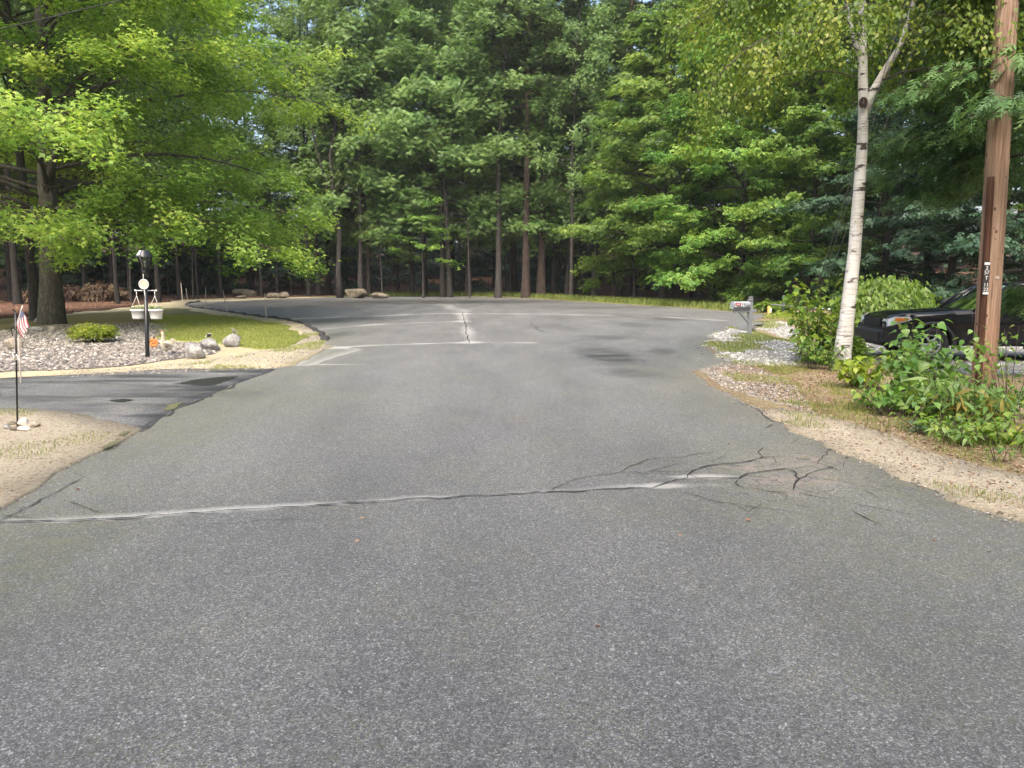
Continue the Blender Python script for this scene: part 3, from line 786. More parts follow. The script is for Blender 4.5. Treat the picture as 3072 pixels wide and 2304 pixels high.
def make_tree(seed, H, r0, hb, Lf, ef, droop, n_limb, n_sec, n_twig, M, spread, flat, kind, size, sides=9, lean=(0, 0), wob=.15, twigs=False,
              leaf_droop=.4, flare=1.5, trunk_path=None, extra=(), dead=0, az_ok=None, sec_L=.45, bias=1.0, tipw=.35, min_r=.012, up=1.0, limb_r=.42, bark_bump=0, thin=0):
    rg = np.random.default_rng(seed)
    wood, crown, tw = Acc(), Acc(), Acc()
    nt = 14
    if trunk_path is None:
        z = np.linspace(0, H, nt)
        w = np.cumsum(rg.normal(0, wob, (nt, 2)), 0) * (np.arange(nt) / nt)[:, None]
        trunk_path = np.column_stack([lean[0] * z + w[:, 0], lean[1] * z + w[:, 1], z])
        trunk_path = np.vstack([trunk_path[0] - (0, 0, .3), trunk_path[0] + (0, 0, .25), trunk_path[1:]])
    n = len(trunk_path)
    zz = trunk_path[:, 2]; f = np.clip(zz / H, 0, 1)
    rad = r0 * (1 - .9 * f ** 1.1) + r0 * (flare - 1) * np.exp(-np.clip(zz, 0, None) / (.35 + r0))
    wood.tube(trunk_path, np.maximum(rad, .012), sides)
    if bark_bump:
        V = wood.V[0]; a = np.tile(np.arange(sides), n) / sides * 2 * PI
        ax = np.repeat(trunk_path, sides, 0)
        k = 1 + bark_bump * (np.sin(a * 5 + 1) * .5 + np.sin(a * 9 + 2.3) * .3) * np.exp(-np.clip(V[:, 2:3].ravel(), 0, None) / 1.5) + rg.normal(0, bark_bump * .35, len(V))
        wood.V[0] = ax + (V - ax) * k[:, None]
    limbs = []
    for i in range(n_limb):
        ff = ((i + rg.uniform(.2, .8)) / n_limb) ** bias
        z = hb + (H * .98 - hb) * ff
        az = i * 2.39996 + rg.normal(0, .35)
        if az_ok is not None and not az_ok(az % (2 * PI), ff): continue
        j = np.interp(z, zz, np.arange(n))
        p0 = np.array([np.interp(z, zz, trunk_path[:, k]) for k in range(3)])
        L = Lf(ff) * rg.uniform(.78, 1.15)
        path = limb_path(rg, p0, az, ef(ff) + rg.normal(0, .12), L, 7, droop + rg.normal(0, .08))
        limbs.append((path, max(min_r, np.interp(z, zz, rad) * limb_r)))
    for pth, r in extra: limbs.append((np.asarray(pth, float), r))
    for path, r in limbs:
        (tw if r < thin else wood).tube(path, np.linspace(r, max(.008 if not thin else .004, r * .18), len(path)), 6)
        L = np.linalg.norm(np.diff(path, axis=0), axis=1).sum()
        for s in range(n_sec):
            t = .22 + .78 * (s + rg.uniform(0, 1)) / n_sec
            p, d = at_path(path, min(t, .999))
            az = math.atan2(d[1], d[0]) + (1 if s % 2 else -1) * rg.uniform(.5, 1.1)
            if s == n_sec - 1: az = math.atan2(d[1], d[0])
            Ls = sec_L * L * (1.15 - t * .7) * rg.uniform(.7, 1.2) + .25
            sp = limb_path(rg, p, az, math.asin(np.clip(d[2], -.8, .8)) * .5 + rg.normal(.12, .2) * up, Ls, 5, droop * .8)
            if twigs: tw.tube(sp, np.linspace(max(.006, r * .22), .004, 5), 4, False)
            tb = rg.normal(0, .16)
            for k in range(n_twig):
                tt = tipw + (1 - tipw) * (k + rg.uniform(0, 1)) / n_twig
                c, dd = at_path(sp, min(tt, .999))
                out = norm(np.array([dd[0], dd[1], 0]) + 1e-6)
                az2 = math.atan2(dd[1], dd[0]) + rg.normal(0, .8)
                dirv = np.array([math.cos(az2), math.sin(az2), rg.normal(-.05, .25)])
                l2 = spread * rg.uniform(.6, 1.5)
                if twigs and k % 2 == 0: tw.tube([c, c + dirv * l2 * .6 + (0, 0, .03), c + dirv * l2], [.006, .004, .003], 3, False)
                m = max(2, int(M * rg.uniform(.6, 1.4)))
                tpos = rg.uniform(0, 1, m)
                pts = c + dirv * (tpos * l2)[:, None] + rg.normal(0, 1, (m, 3)) * np.array([spread * .42, spread * .42, spread * flat])
                a = az2 + rg.normal(0, 1.0, m)
                u = np.stack([np.cos(a), np.sin(a), -leaf_droop + rg.normal(0, .25, m)], 1)
                nn = np.stack([rg.normal(0, .45, m), rg.normal(0, .45, m), np.ones(m)], 1) + out * .35
                leaves(crown, pts, u, nn, size * rg.uniform(.65, 1.25, m), kind, np.clip(.5 + tb + rg.normal(0, .16) + rg.normal(0, .16, m), 0, 1))
    for i in range(dead):                # bare dead branches low on the trunk
        z = rg.uniform(.12 * H, hb + .1 * H)
        p0 = np.array([np.interp(z, zz, trunk_path[:, k]) for k in range(3)])
        path = limb_path(rg, p0, rg.uniform(0, 2 * PI), rg.uniform(-.1, .35), rg.uniform(.8, 3.2), 6, rg.uniform(-.3, .7), .12)
        tw.tube(path, np.linspace(.022, .005, 6), 4, False)
        for s in range(2):
            p, d = at_path(path, rg.uniform(.3, .8))
            p2 = limb_path(rg, p, math.atan2(d[1], d[0]) + rg.choice([-.8, .8]), rg.uniform(-.3, .3), rg.uniform(.3, 1.0), 4, .3, .1)
            tw.tube(p2, np.linspace(.010, .003, 4), 3, False)
    return wood, crown, tw
def tree_meshes(name, data, bark, leaf, leafname='crown'):
    w, c, t = data
    out = [('trunk', w.mesh('trunk', MT[bark], True))]
    if t.n: out.append(('twigs', t.mesh('twigs', MT['twig'])))
    if c.n: out.append((leafname, c.mesh(leafname, MT[leaf])))
    return out
def plant_tree(name, meshes, loc, rz, label, cat, group=None, s=1.0, sz=None):
    e = empty(name, loc, rz)
    e.scale = (s, s, sz or s)
    tag(e, label, cat, group)
    for nm, me in meshes:
        o = link(nm, me, e)
        if nm in ('crown', 'twigs'): o['kind'] = 'stuff'
    return e
def gpos(px, dist): 
    x = (px - 1536) / F_PX * dist * 1.0
    return (x, dist, float(terrain(x, dist)) - .05)
def ray_x(px, dist): return float((px - 1536) / F_PX * (dist * ct + CAM_H * st)) if False else (px - 1536) / F_PX * dist

# -- broad maple in the gravel bed
mb = P(157, 974)
def Lmap(f): return 9.0 * (1 - .62 * f ** 1.6) * (0.86 + .14 * min(1, f * 5))
ex = []
rgx = np.random.default_rng(8)
ex.append((np.array([(0.3, -.1, 3.0), (1.1, -.5, 2.75), (2.1, -.9, 2.8), (3.0, -1.3, 3.4), (3.9, -1.7, 4.2), (5.2, -2.2, 4.6)]), .13))
ex.append((np.array([(0.3, -.2, 4.4), (.9, -.5, 5.6), (1.9, -.9, 6.6), (3.2, -1.4, 7.6), (4.6, -2.0, 8.1), (6.2, -2.6, 8.2)]), .13))
ex.append((np.array([(-.2, -.2, 3.6), (-1.2, -.5, 4.1), (-2.4, -.8, 4.6), (-3.8, -1.2, 5.2), (-5.2, -1.6, 5.3)]), .09))
data = make_tree(21, 19, .335, 3.3, Lmap, lambda f: .30 + .75 * f, .55, 66, 9, 11, 31, .58, .25, 'maple', .148, sides=18, lean=(.062, -.012), wob=.06, twigs=True,
                 leaf_droop=.42, flare=1.45, extra=ex, dead=7, bark_bump=.06, sec_L=.46, bias=1.35, limb_r=.3)
plant_tree('maple_tree', tree_meshes('maple', data, 'maple_bark', 'maple_leaf'), (mb[0], mb[1], .03), 0, 'big bright yellow-green maple with thick furrowed trunk standing in the gravel bed', 'tree')

# -- white birch beside the black truck
bb = P(2522, 1112)
def bp(px, py, dy=0.0): return D(px, py, bb[1] + dy) - np.array([bb[0], bb[1], 0])
tp = np.array([bp(2515, 1150), bp(2522, 1105), bp(2540, 960), bp(2563, 760), bp(2578, 560), bp(2588, 420), bp(2590, 300), bp(2588, 180), bp(2586, 60), bp(2584, -120), bp(2575, -330), bp(2570, -600)])
ex = [(np.array([bp(2592, 345), bp(2615, 280), bp(2655, 210), bp(2700, 140), bp(2738, 20), bp(2770, -150, .3), bp(2800, -350, .5)]), .085),
      (np.array([bp(2586, 180), bp(2562, 120), bp(2548, 60), bp(2535, -10), bp(2510, -160, -.2), bp(2470, -330, -.5)]), .05)]
rgb = np.random.default_rng(4)
for k, (z, az, L) in enumerate([(4.9, 2.9, 2.6), (5.3, 3.5, 2.9), (5.8, 2.4, 2.6), (5.6, 4.2, 2.2), (6.3, 3.2, 3.0), (6.6, 0.4, 2.6), (5.5, 5.3, 2.2), (6.2, 5.9, 2.6), (5.2, .2, 2.2), (6.9, 1.8, 2.4), (7.2, 2.7, 2.8), (7.5, 4.6, 2.6), (8, .9, 2.4), (8.4, 3.6, 2.2), (5.9, 1.2, 2.4), (7.8, 5.4, 2.5)]):
    x0 = np.interp(z, tp[:, 2], tp[:, 0]); y0 = np.interp(z, tp[:, 2], tp[:, 1])
    ex.append((limb_path(rgb, (x0, y0, z), az, .55, L, 7, 1.25, .05), .011))
data = make_tree(31, 10.5, .124, 6.5, lambda f: 2.0 * (1 - .5 * f), lambda f: .5, 1.1, 8, 8, 8, 24, .30, .75, 'rhomb', .08, sides=14, twigs=True, leaf_droop=1.3,
                 flare=1.35, trunk_path=tp, extra=ex, sec_L=.40, up=.3, limb_r=.25, min_r=.01, thin=.03)
plant_tree('birch_tree', tree_meshes('birch', data, 'birch_bark', 'birch_leaf'), (bb[0], bb[1], 0), 0, 'white-barked birch leaning beside the front of the black pickup', 'tree')
knot = Acc()                             # healed wound below the fork
pk = D(2590, 308, bb[1] - .12)
for r_, dr in ((.075, .02), (.04, .014)):
    a = np.linspace(0, 2 * PI, 15)
    knot.tube(np.column_stack([pk[0] + r_ * .75 * np.cos(a), np.full(15, pk[1]) , pk[2] + r_ * np.sin(a)]), dr, 6, False)
ko = knot.obj('bark_scar', plain('dark_scar', (.05, .03, .025), .9), None, True)
birch = [o for o in COL.objects if o.name.startswith('birch_tree')][0]
ko.parent = birch; ko.location = (-bb[0], -bb[1], 0)

# -- hemlock whose boughs reach in past the pole
def az_left(a, f):
    z = 1.2 + 9.6 * f
    return 1.5 < a < 5.0 if 3.5 < z < 5.1 or z > 6.4 else (1.4 < a < 2.75 if z > 3.5 else .9 < a < 1.75)
data = make_tree(41, 11, .16, 1.2, lambda f: (2.9 * (1 - .75 * f) + .5) * (.5 if f < .23 else 1), lambda f: .15 + .2 * f, .6, 108, 9, 7, 7, .30, .14, 'frond', .25, sides=10, twigs=True, leaf_droop=.45, az_ok=az_left, sec_L=.36, up=.3, limb_r=.2)
hx = 3.4 + 6.05
plant_tree('hemlock_tree', tree_meshes('hemlock', data, 'pine_bark', 'hemlock_leaf'), (9.2, 11.9, -.05), 0, 'green hemlock with drooping feathery boughs beside the wooden utility pole', 'tree')

# -- prototypes for the wood
OAK = [make_tree(50 + i, 26 + i, .22, 9.5 - i, lambda f: 4.6 * (1 - .55 * f ** 2), lambda f: .35 + .8 * f, .55, 34, 6, 6, 11, .70, .40, 'long', .22, lean=(.015 * (i - 1), 0), wob=.20, leaf_droop=.6, dead=7, sec_L=.5) for i in range(3)]
SLIM = [tree_meshes('slim', d, 'shaded_bark', 'oak_leaf') for d in OAK]
OAK = [tree_meshes('oak', d, 'bark', 'oak_leaf') for d in OAK]
MID = [make_tree(60 + i, 17 + i, .22, 1.5, lambda f: 5.8 * (1 - .70 * f ** 1.3), lambda f: .18 + .75 * f, .45, 50, 7, 7, 15, .58, .22, 'pair', .235, wob=.10, leaf_droop=.4, sec_L=.45) for i in range(2)]
MID = [tree_meshes('mid', d, 'bark', 'mid_leaf') for d in MID]
PINE = [make_tree(70 + i, 28, .30, 13, lambda f: 4.2 * (1 - .6 * f), lambda f: .25 + .3 * f, .25, 24, 6, 5, 16, .42, .14, 'needle', .30, wob=.05, leaf_droop=-.1, dead=16, sec_L=.45, lean=(.01 * i, 0)) for i in range(2)]
PINE = [tree_meshes('pine', d, 'pine_bark', 'pine_leaf') for d in PINE]
SAP = [make_tree(80 + i, 8.5, .075, 2.6, lambda f: 2.5 * (1 - .6 * f), lambda f: .2 + .5 * f, .3, 13, 5, 4, 8, .40, .10, 'pair', .19, wob=.10, leaf_droop=.35, sides=7, sec_L=.45) for i in range(2)]
SAP = [tree_meshes('sap', d, 'bark', 'mid_leaf') for d in SAP]
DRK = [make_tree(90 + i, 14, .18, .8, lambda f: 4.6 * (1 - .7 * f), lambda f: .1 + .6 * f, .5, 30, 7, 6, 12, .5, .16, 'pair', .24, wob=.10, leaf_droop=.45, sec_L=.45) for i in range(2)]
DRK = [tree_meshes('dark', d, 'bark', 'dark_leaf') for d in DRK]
BARE = [make_tree(95 + i, 13, .07, 9.5, lambda f: 1.6, lambda f: .6, .2, 6, 4, 3, 6, .4, .2, 'pair', .2, wob=.16, dead=12, sides=7) for i in range(2)]
BARE = [tree_meshes('bare', d, 'bark', 'mid_leaf') for d in BARE]

def put(name, proto, px, dist, rz, label, cat='tree', group=None, s=1.0, sz=None):
    x = ray_x(px, dist)
    return plant_tree(name, proto, (x, dist, float(terrain(x, dist)) - .06), rz, label, cat, group, s, sz)

G1 = 'trees along the edge of the wood'
# trees one can tell apart along the edge, from left to right
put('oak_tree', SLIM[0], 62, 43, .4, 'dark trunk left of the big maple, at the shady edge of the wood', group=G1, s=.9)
put('oak_tree', OAK[2], 112, 27.6, 2.0, 'dark furrowed trunk close behind the big maple trunk', s=.78, group=G1)
wp = np.array([(0, 0, -.2), (-.1, 0, 2), (.1, 0, 5), (-.25, 0, 8), (-.45, .1, 10.5), (.1, .1, 13), (.25, 0, 16), (-.2, 0, 19), (.2, 0, 23)], float)
data = make_tree(101, 23, .20, 12, lambda f: 3.4 * (1 - .5 * f), lambda f: .5 + .5 * f, .3, 18, 6, 5, 6, .5, .25, 'pair', .24, trunk_path=wp, leaf_droop=.5, sec_L=.5,
                 extra=[(np.array([(.0, 0, 5.4), (-.7, .1, 8), (-1.3, .1, 10.5), (-1.8, 0, 13), (-1.5, 0, 16), (-2.2, 0, 19)]), .12)], dead=6)
put('oak_tree', tree_meshes('wavy', data, 'bark', 'oak_leaf'), 1024, 57, 0, 'pale winding grey trunk beside the big brown boulder', group=G1)
put('sapling_tree', SAP[0], 1272, 57, .3, 'slim sapling with flat green layers, right of the smaller boulder', 'tree', G1, s=.95)
put('oak_tree', OAK[1], 1330, 60, 1.2, 'slim trunk rising just right of the layered sapling', group=G1, s=.95)
put('oak_tree', OAK[0], 1495, 57.5, 2.2, 'thick grey trunk in the middle of the far road edge', group=G1, s=1.05)
put('pine_tree', PINE[0], 1577, 57, 0, 'straight brown pine trunk right of the thick grey trunk', group=G1)
put('pine_tree', PINE[1], 1622, 58.5, .5, 'leaning pine trunk between the straight pine and the pole-thin tree', group=G1, s=1.05)
put('oak_tree', OAK[2], 1712, 56, .7, 'pole-thin grey tree behind the weedy strip, right of the leaning pine', group=G1, s=.62, sz=.9)
put('sapling_tree', BARE[0], 1838, 53, 1.0, 'bare thin stem at the left side of the bright maple group', 'tree', G1)
put('sapling_tree', SAP[1], 1900, 51, 2.0, 'small layered tree at the foot of the bright maple group', 'tree', G1, s=.9)
put('maple_tree', MID[0], 1985, 50, .5, 'bright green tree at the left of the group behind the mailbox', group=G1, s=1.0, sz=1.05)
put('maple_tree', MID[1], 2215, 44, 1.9, 'bushy green tree with low boughs straight behind the mailbox', group=G1, s=1.0, sz=.98)
put('maple_tree', MID[1], 2420, 40, 3.3, 'green tree with low boughs behind the white birch', group=G1, s=.72, sz=.8)
put('maple_tree', MID[0], 2080, 57, 5.0, 'tall light green tree rising behind the bright maple group', group=G1, s=1.25, sz=1.45)
put('pine_tree', PINE[0], 1880, 60, 2.5, 'tall pine with feathery level boughs left of the bright maple group', group=G1, s=1.0)
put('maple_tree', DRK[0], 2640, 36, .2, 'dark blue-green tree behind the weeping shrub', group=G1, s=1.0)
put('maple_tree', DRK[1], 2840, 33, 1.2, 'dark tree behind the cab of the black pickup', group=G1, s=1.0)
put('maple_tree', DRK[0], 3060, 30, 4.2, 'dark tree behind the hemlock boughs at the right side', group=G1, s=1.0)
put('pine_tree', PINE[1], 2770, 46, 1.4, 'tall reddish pine trunk showing behind the dark trees right of the birch', group=G1)
put('pine_tree', PINE[0], 2530, 50, 3.4, 'tall pine behind the white birch crown', group=G1)
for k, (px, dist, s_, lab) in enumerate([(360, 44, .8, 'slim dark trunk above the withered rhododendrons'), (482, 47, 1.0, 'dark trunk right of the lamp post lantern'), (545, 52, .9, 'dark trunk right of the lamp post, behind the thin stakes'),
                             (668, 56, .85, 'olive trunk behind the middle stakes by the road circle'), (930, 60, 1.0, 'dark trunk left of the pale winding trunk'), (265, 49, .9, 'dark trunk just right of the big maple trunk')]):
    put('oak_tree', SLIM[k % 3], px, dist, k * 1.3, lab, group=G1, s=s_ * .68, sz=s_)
for k, (px, dist, lab) in enumerate([(400, 46, 'thin bent grey stem left of the lamp post lantern'), (600, 54, 'thin stem leaning right behind the middle stakes'), (790, 57, 'thin pale stem behind the pair of brown rocks'), (1150, 58, 'thin stem behind the smaller boulder'), (1410, 58, 'thin bare stem left of the thick grey trunk')]):
    put('sapling_tree', BARE[k % 2], px, dist, k * 2.1, lab, 'tree', G1, s=.9)

# the wood behind: rows of trees that nothing tells apart
rg = np.random.default_rng(77)
GB = 'trees deep in the dark wood'
row = 0
kinds = [('oak_tree', SLIM, 'tall leafy tree standing deep in the dark wood'), ('pine_tree', PINE, 'tall straight pine standing deep in the dark wood'), ('sapling_tree', SAP, 'understorey sapling standing deep in the dark wood'), ('sapling_tree', BARE, 'bare thin stem standing deep in the dark wood')]
def scatter_row(y0, y1, x0, x1, dx, w, smin=.85, smax=1.1):
    x = x0
    while x < x1:
        k = rg.choice(4, p=w); nm, pr, lab = kinds[k]
        yy = rg.uniform(y0, y1); xx = x + rg.uniform(-.3, .3) * dx
        z = float(terrain(xx, yy)) - .06
        plant_tree(nm, pr[rg.integers(len(pr))], (xx, yy, z), rg.uniform(0, 6.28), lab, 'tree', GB, rg.uniform(smin, smax))
        x += dx
scatter_row(62, 67, -44, 34, 3.6, [.4, .25, .2, .15])
scatter_row(70, 78, -50, 42, 4.8, [.4, .3, .1, .2])
scatter_row(48, 58, -48, -21, 2.6, [.4, .2, .15, .25])
scatter_row(36, 46, -48, -27, 3.4, [.45, .2, .15, .2])
scatter_row(46, 58, 20, 42, 3.6, [.5, .3, .1, .1])
scatter_row(36, 45, 20, 34, 4.0, [.5, .2, .3, 0])
# lower boughs and dark bushy trees that close the view into the wood
LOW = [make_tree(130 + i, 15 + i, .17, 4.2, lambda f: 4.0 * (1 - .6 * f ** 1.4), lambda f: .1 + .8 * f, .5, 32, 6, 6, 12, .65, .35, 'long', .23, wob=.2, leaf_droop=.6, dead=5, sec_L=.45) for i in range(2)]
LOW = [tree_meshes('low', d, 'bark', 'oak_leaf') for d in LOW]
for k, (px, dist, lab) in enumerate([(1110, 61, 'leafy young oak left of the layered sapling'), (1410, 62, 'leafy young oak between the slim trunk and the thick grey trunk'), (1660, 63, 'leafy young oak behind the leaning pine'), (1780, 60, 'leafy young oak left of the bare thin stem'), (960, 62, 'leafy young oak left of the pale winding trunk'), (1240, 63, 'leafy young oak behind the layered sapling'), (1530, 65, 'leafy young oak behind the thick grey trunk'), (1085, 58.5, 'leafy oak with low boughs behind the big brown boulder'), (1350, 59, 'leafy oak with low boughs right of the layered sapling'), (1585, 60.5, 'leafy oak with low boughs close behind the straight pine'), (1700, 61.5, 'leafy oak with low boughs close behind the pole-thin grey tree')]):
    put('oak_tree', LOW[k % 2], px, dist, k * 1.7, lab, group=G1, s=1.0 + .1 * (k % 3), sz=1.25 + .12 * (k % 3))
def closing_row(y0, y1, x0, x1, dx, s0, s1):
    x = x0
    while x < x1:
        yy = rg.uniform(y0, y1); xx = x + rg.uniform(-.4, .4) * dx
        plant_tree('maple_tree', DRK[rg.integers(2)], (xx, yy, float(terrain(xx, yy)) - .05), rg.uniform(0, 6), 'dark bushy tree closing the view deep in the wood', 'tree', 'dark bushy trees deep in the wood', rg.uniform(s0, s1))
        x += dx
closing_row(84, 90, -66, 56, 5.0, .8, 1.1)
closing_row(94, 100, -74, 64, 5.0, .9, 1.2)
closing_row(62, 76, -62, -30, 4.5, .7, 1.0)
closing_row(44, 60, -62, -42, 4.0, .7, 1.0)
# unseen trees added behind the viewer to shade the near road and car paint
for k, (x, y, s_) in enumerate([(-17, -9, .9), (-10.5, -10, .95), (-4.5, -11, 1.0), (1.5, -11.5, .95), (7.5, -11, 1.0), (13.5, -9, .9), (19, -1, .95), (20.5, 6, .9), (-21, -3, 1)]):
    plant_tree('maple_tree', MID[k % 2], (x, y, -.05), k * 1.1, 'unseen leafy tree added behind the viewer to shade the near road', 'tree', 'unseen trees added behind the viewer for shade', s_)
scatter_row(60, 68, -40, 24, 2.3, [0, 0, .12, .88], .8, 1.2)
# dark shrubs under the trees
US = make_tree(120, 3.2, .05, .2, lambda f: 2.0 * (1 - .4 * f), lambda f: .3 + .6 * f, .4, 12, 5, 4, 10, .42, .3, 'pair', .22, sides=5)
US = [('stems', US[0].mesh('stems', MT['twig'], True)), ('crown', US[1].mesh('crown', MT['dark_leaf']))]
for k in range(46):
    xx = rg.uniform(-48, 40); yy = rg.uniform(66, 96)
    plant_tree('understorey_bush', US, (xx, yy, float(terrain(xx, yy)) - .05), rg.uniform(0, 6), 'dark low bush growing under the trees of the wood', 'bush', 'bushes under the trees of the wood', rg.uniform(.8, 1.7))
# ---------------------------------------------------------------- lamp post with its hangings
LP = P(443, 1077)
lamp = tag(empty('lamp_post', (LP[0], LP[1], .03)), 'black lamp post with glass lantern standing at the front of the gravel bed', 'lamp post')
px_m = LP[1] / F_PX / ct * 1.0
S = np.linalg.norm(LP - (0, 0, CAM_H)) / F_PX          # metres per photo pixel at the post
lean = .042                                            # the post leans very little
def lz(py): return (1077 - py) * S
def lx(z): return lean * z
a = Acc(); a.tube([(lx(z), 0, z) for z in (-.2, .02, 1.62)], [.042, .042, .036], 14); a.obj('post', MT['black'], lamp, True)
a = Acc(); a.lathe([(.0, 1.60), (.055, 1.60), (.055, 1.66), (.06, 1.68), (.06, 1.72), (.045, 1.735), (.0, 1.735)], 18, (lx(1.65), 0, 0)); a.obj('collar', MT['black'], lamp)
def hexring(r, z, cx, n=6): return [(cx + r * math.cos(2 * PI * i / n + PI / 6), r * math.sin(2 * PI * i / n + PI / 6), z) for i in range(n)]
cx = lx(1.9)
a = Acc()
for z0, z1, r0, r1 in ((1.735, 1.765, .085, .085), (1.76, 1.785, .07, .088),):
    a.add(hexring(r0, z0, cx) + hexring(r1, z1, cx) + [(cx, 0, z0), (cx, 0, z1)], [(i, (i + 1) % 6, 6 + (i + 1) % 6, 6 + i) for i in range(6)])
    a.add(hexring(r1, z1, cx) + [(cx, 0, z1)], [(i, (i + 1) % 6, 6) for i in range(6)])
for i in range(6):
    b0 = np.array(hexring(.082, 1.78, cx)[i]); b1 = np.array(hexring(.128, 1.985, cx)[i])
    a.tube([b0, b1], .008, 5)
a.obj('lantern_frame', MT['black'], lamp)
a = Acc(); a.add(hexring(.078, 1.785, cx) + hexring(.122, 1.985, cx), [(i, (i + 1) % 6, 6 + (i + 1) % 6, 6 + i) for i in range(6)]); a.obj('lantern_glass', MT['lamp_glass'], lamp)
a = Acc(); a.tube([(cx, 0, 1.77), (cx, 0, 1.86)], .012, 8); a.lathe([(0, 1.86), (.02, 1.87), (.024, 1.90), (.012, 1.93), (0, 1.94)], 12, (cx, 0, 0)); a.obj('bulb', MT['white'], lamp, True)
a = Acc()
a.add(hexring(.17, 1.985, cx) + hexring(.17, 1.998, cx) + hexring(.085, 2.12, cx) + [(cx, 0, 2.135), (cx, 0, 1.985)],
      [(i, (i + 1) % 6, 6 + (i + 1) % 6, 6 + i) for i in range(6)] + [(6 + i, 6 + (i + 1) % 6, 12 + (i + 1) % 6, 12 + i) for i in range(6)])
a.add(hexring(.085, 2.12, cx) + [(cx, 0, 2.135)], [(i, (i + 1) % 6, 6) for i in range(6)])
a.add(hexring(.17, 1.985, cx) + [(cx, 0, 1.985)], [((i + 1) % 6, i, 6) for i in range(6)])
a.obj('lantern_roof', MT['black'], lamp)
f0, f1 = np.array(hexring(.17, 2.0, cx)), np.array(hexring(.085, 2.122, cx))
i0 = int(np.argmin(((f0 + np.roll(f0, -1, 0)) / 2)[:, 1])); i1 = (i0 + 1) % 6
lo0, lo1, hi0, hi1 = f0[i0], f0[i1], f1[i0], f1[i1]
up_ = np.array([0, -.004, .006])
mixp = lambda s, t: (lo0 * (1 - s) + lo1 * s) * (1 - t) + (hi0 * (1 - s) + hi1 * s) * t + up_
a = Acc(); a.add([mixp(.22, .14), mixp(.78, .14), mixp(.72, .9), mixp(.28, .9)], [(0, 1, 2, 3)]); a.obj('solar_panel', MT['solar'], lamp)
a = Acc(); a.lathe([(0, 2.13), (.02, 2.135), (.012, 2.16), (.02, 2.175), (.008, 2.20), (0, 2.21)], 10, (cx, 0, 0)); a.obj('finial', MT['black'], lamp, True)
a = Acc(); zc = 1.335
a.tube([(lx(zc) - .20, 0, zc), (lx(zc) + .20, 0, zc)], .009, 8)
for s in (-1, 1):
    a.lathe([(0, -.018), (.018, -.012), (.018, .012), (0, .018)], 10, (lx(zc) + s * .205, 0, zc))
a.obj('crossbar', MT['white'], lamp)
th = tag(empty('wall_thermometer', (LP[0] + lx(1.46), LP[1] - .055, 1.49)), 'round cream dial thermometer hung on the lamp post below the lantern', 'thermometer')
def disc(name, r, y0, y1, mat, parent, seg=28):
    a = Acc(); th_ = np.linspace(0, 2 * PI, seg, endpoint=False)
    for (r_, y_) in ((0, y0),): pass
    ring0 = np.column_stack([r * np.cos(th_), np.full(seg, y0), r * np.sin(th_)]); ring1 = ring0.copy(); ring1[:, 1] = y1
    a.add(np.vstack([ring0, ring1]), gridfaces(2, seg, True))
    a.add(ring1, np.arange(seg)[None]); a.add(ring0, np.arange(seg)[None, ::-1])
    return a.obj(name, mat, parent)
disc('dial', .095, 0, -.02, MT['cream'], th)
a = Acc(); tt = np.linspace(0, 2 * PI, 29); a.tube(np.column_stack([.093 * np.cos(tt), np.full(29, -.018), .093 * np.sin(tt)]), .008, 6, False); a.obj('rim', MT['white'], th, True)
a = Acc()
for k in range(24):
    an = R(-130 + k * 260 / 23) + PI / 2
    c, s = math.cos(an), math.sin(an)
    a.box(c * .072 - .002, c * .072 + .002, -.0245, -.0235, s * .072 - .006, s * .072 + .006)
a.obj('scale_marks', MT['matte_black'], th)
a = Acc(); a.add([(-.004, -.026, -.03), (.004, -.026, -.03), (.03, -.026, .055)], [(0, 1, 2)]); a.obj('needle', MT['red'], th)
a = Acc(); a.tube([(0, -.01, .09), (0, -.01, .20)], .006, 6); a.tube([(0, -.01, -.09), (.012, -.01, -.27)], [.007, .012], 6); a.obj('hanger', MT['cord'], th)
fl = leafmat('petals', (.55, .5, .45), (.75, .7, .62), (.8, .78, .75), .3)
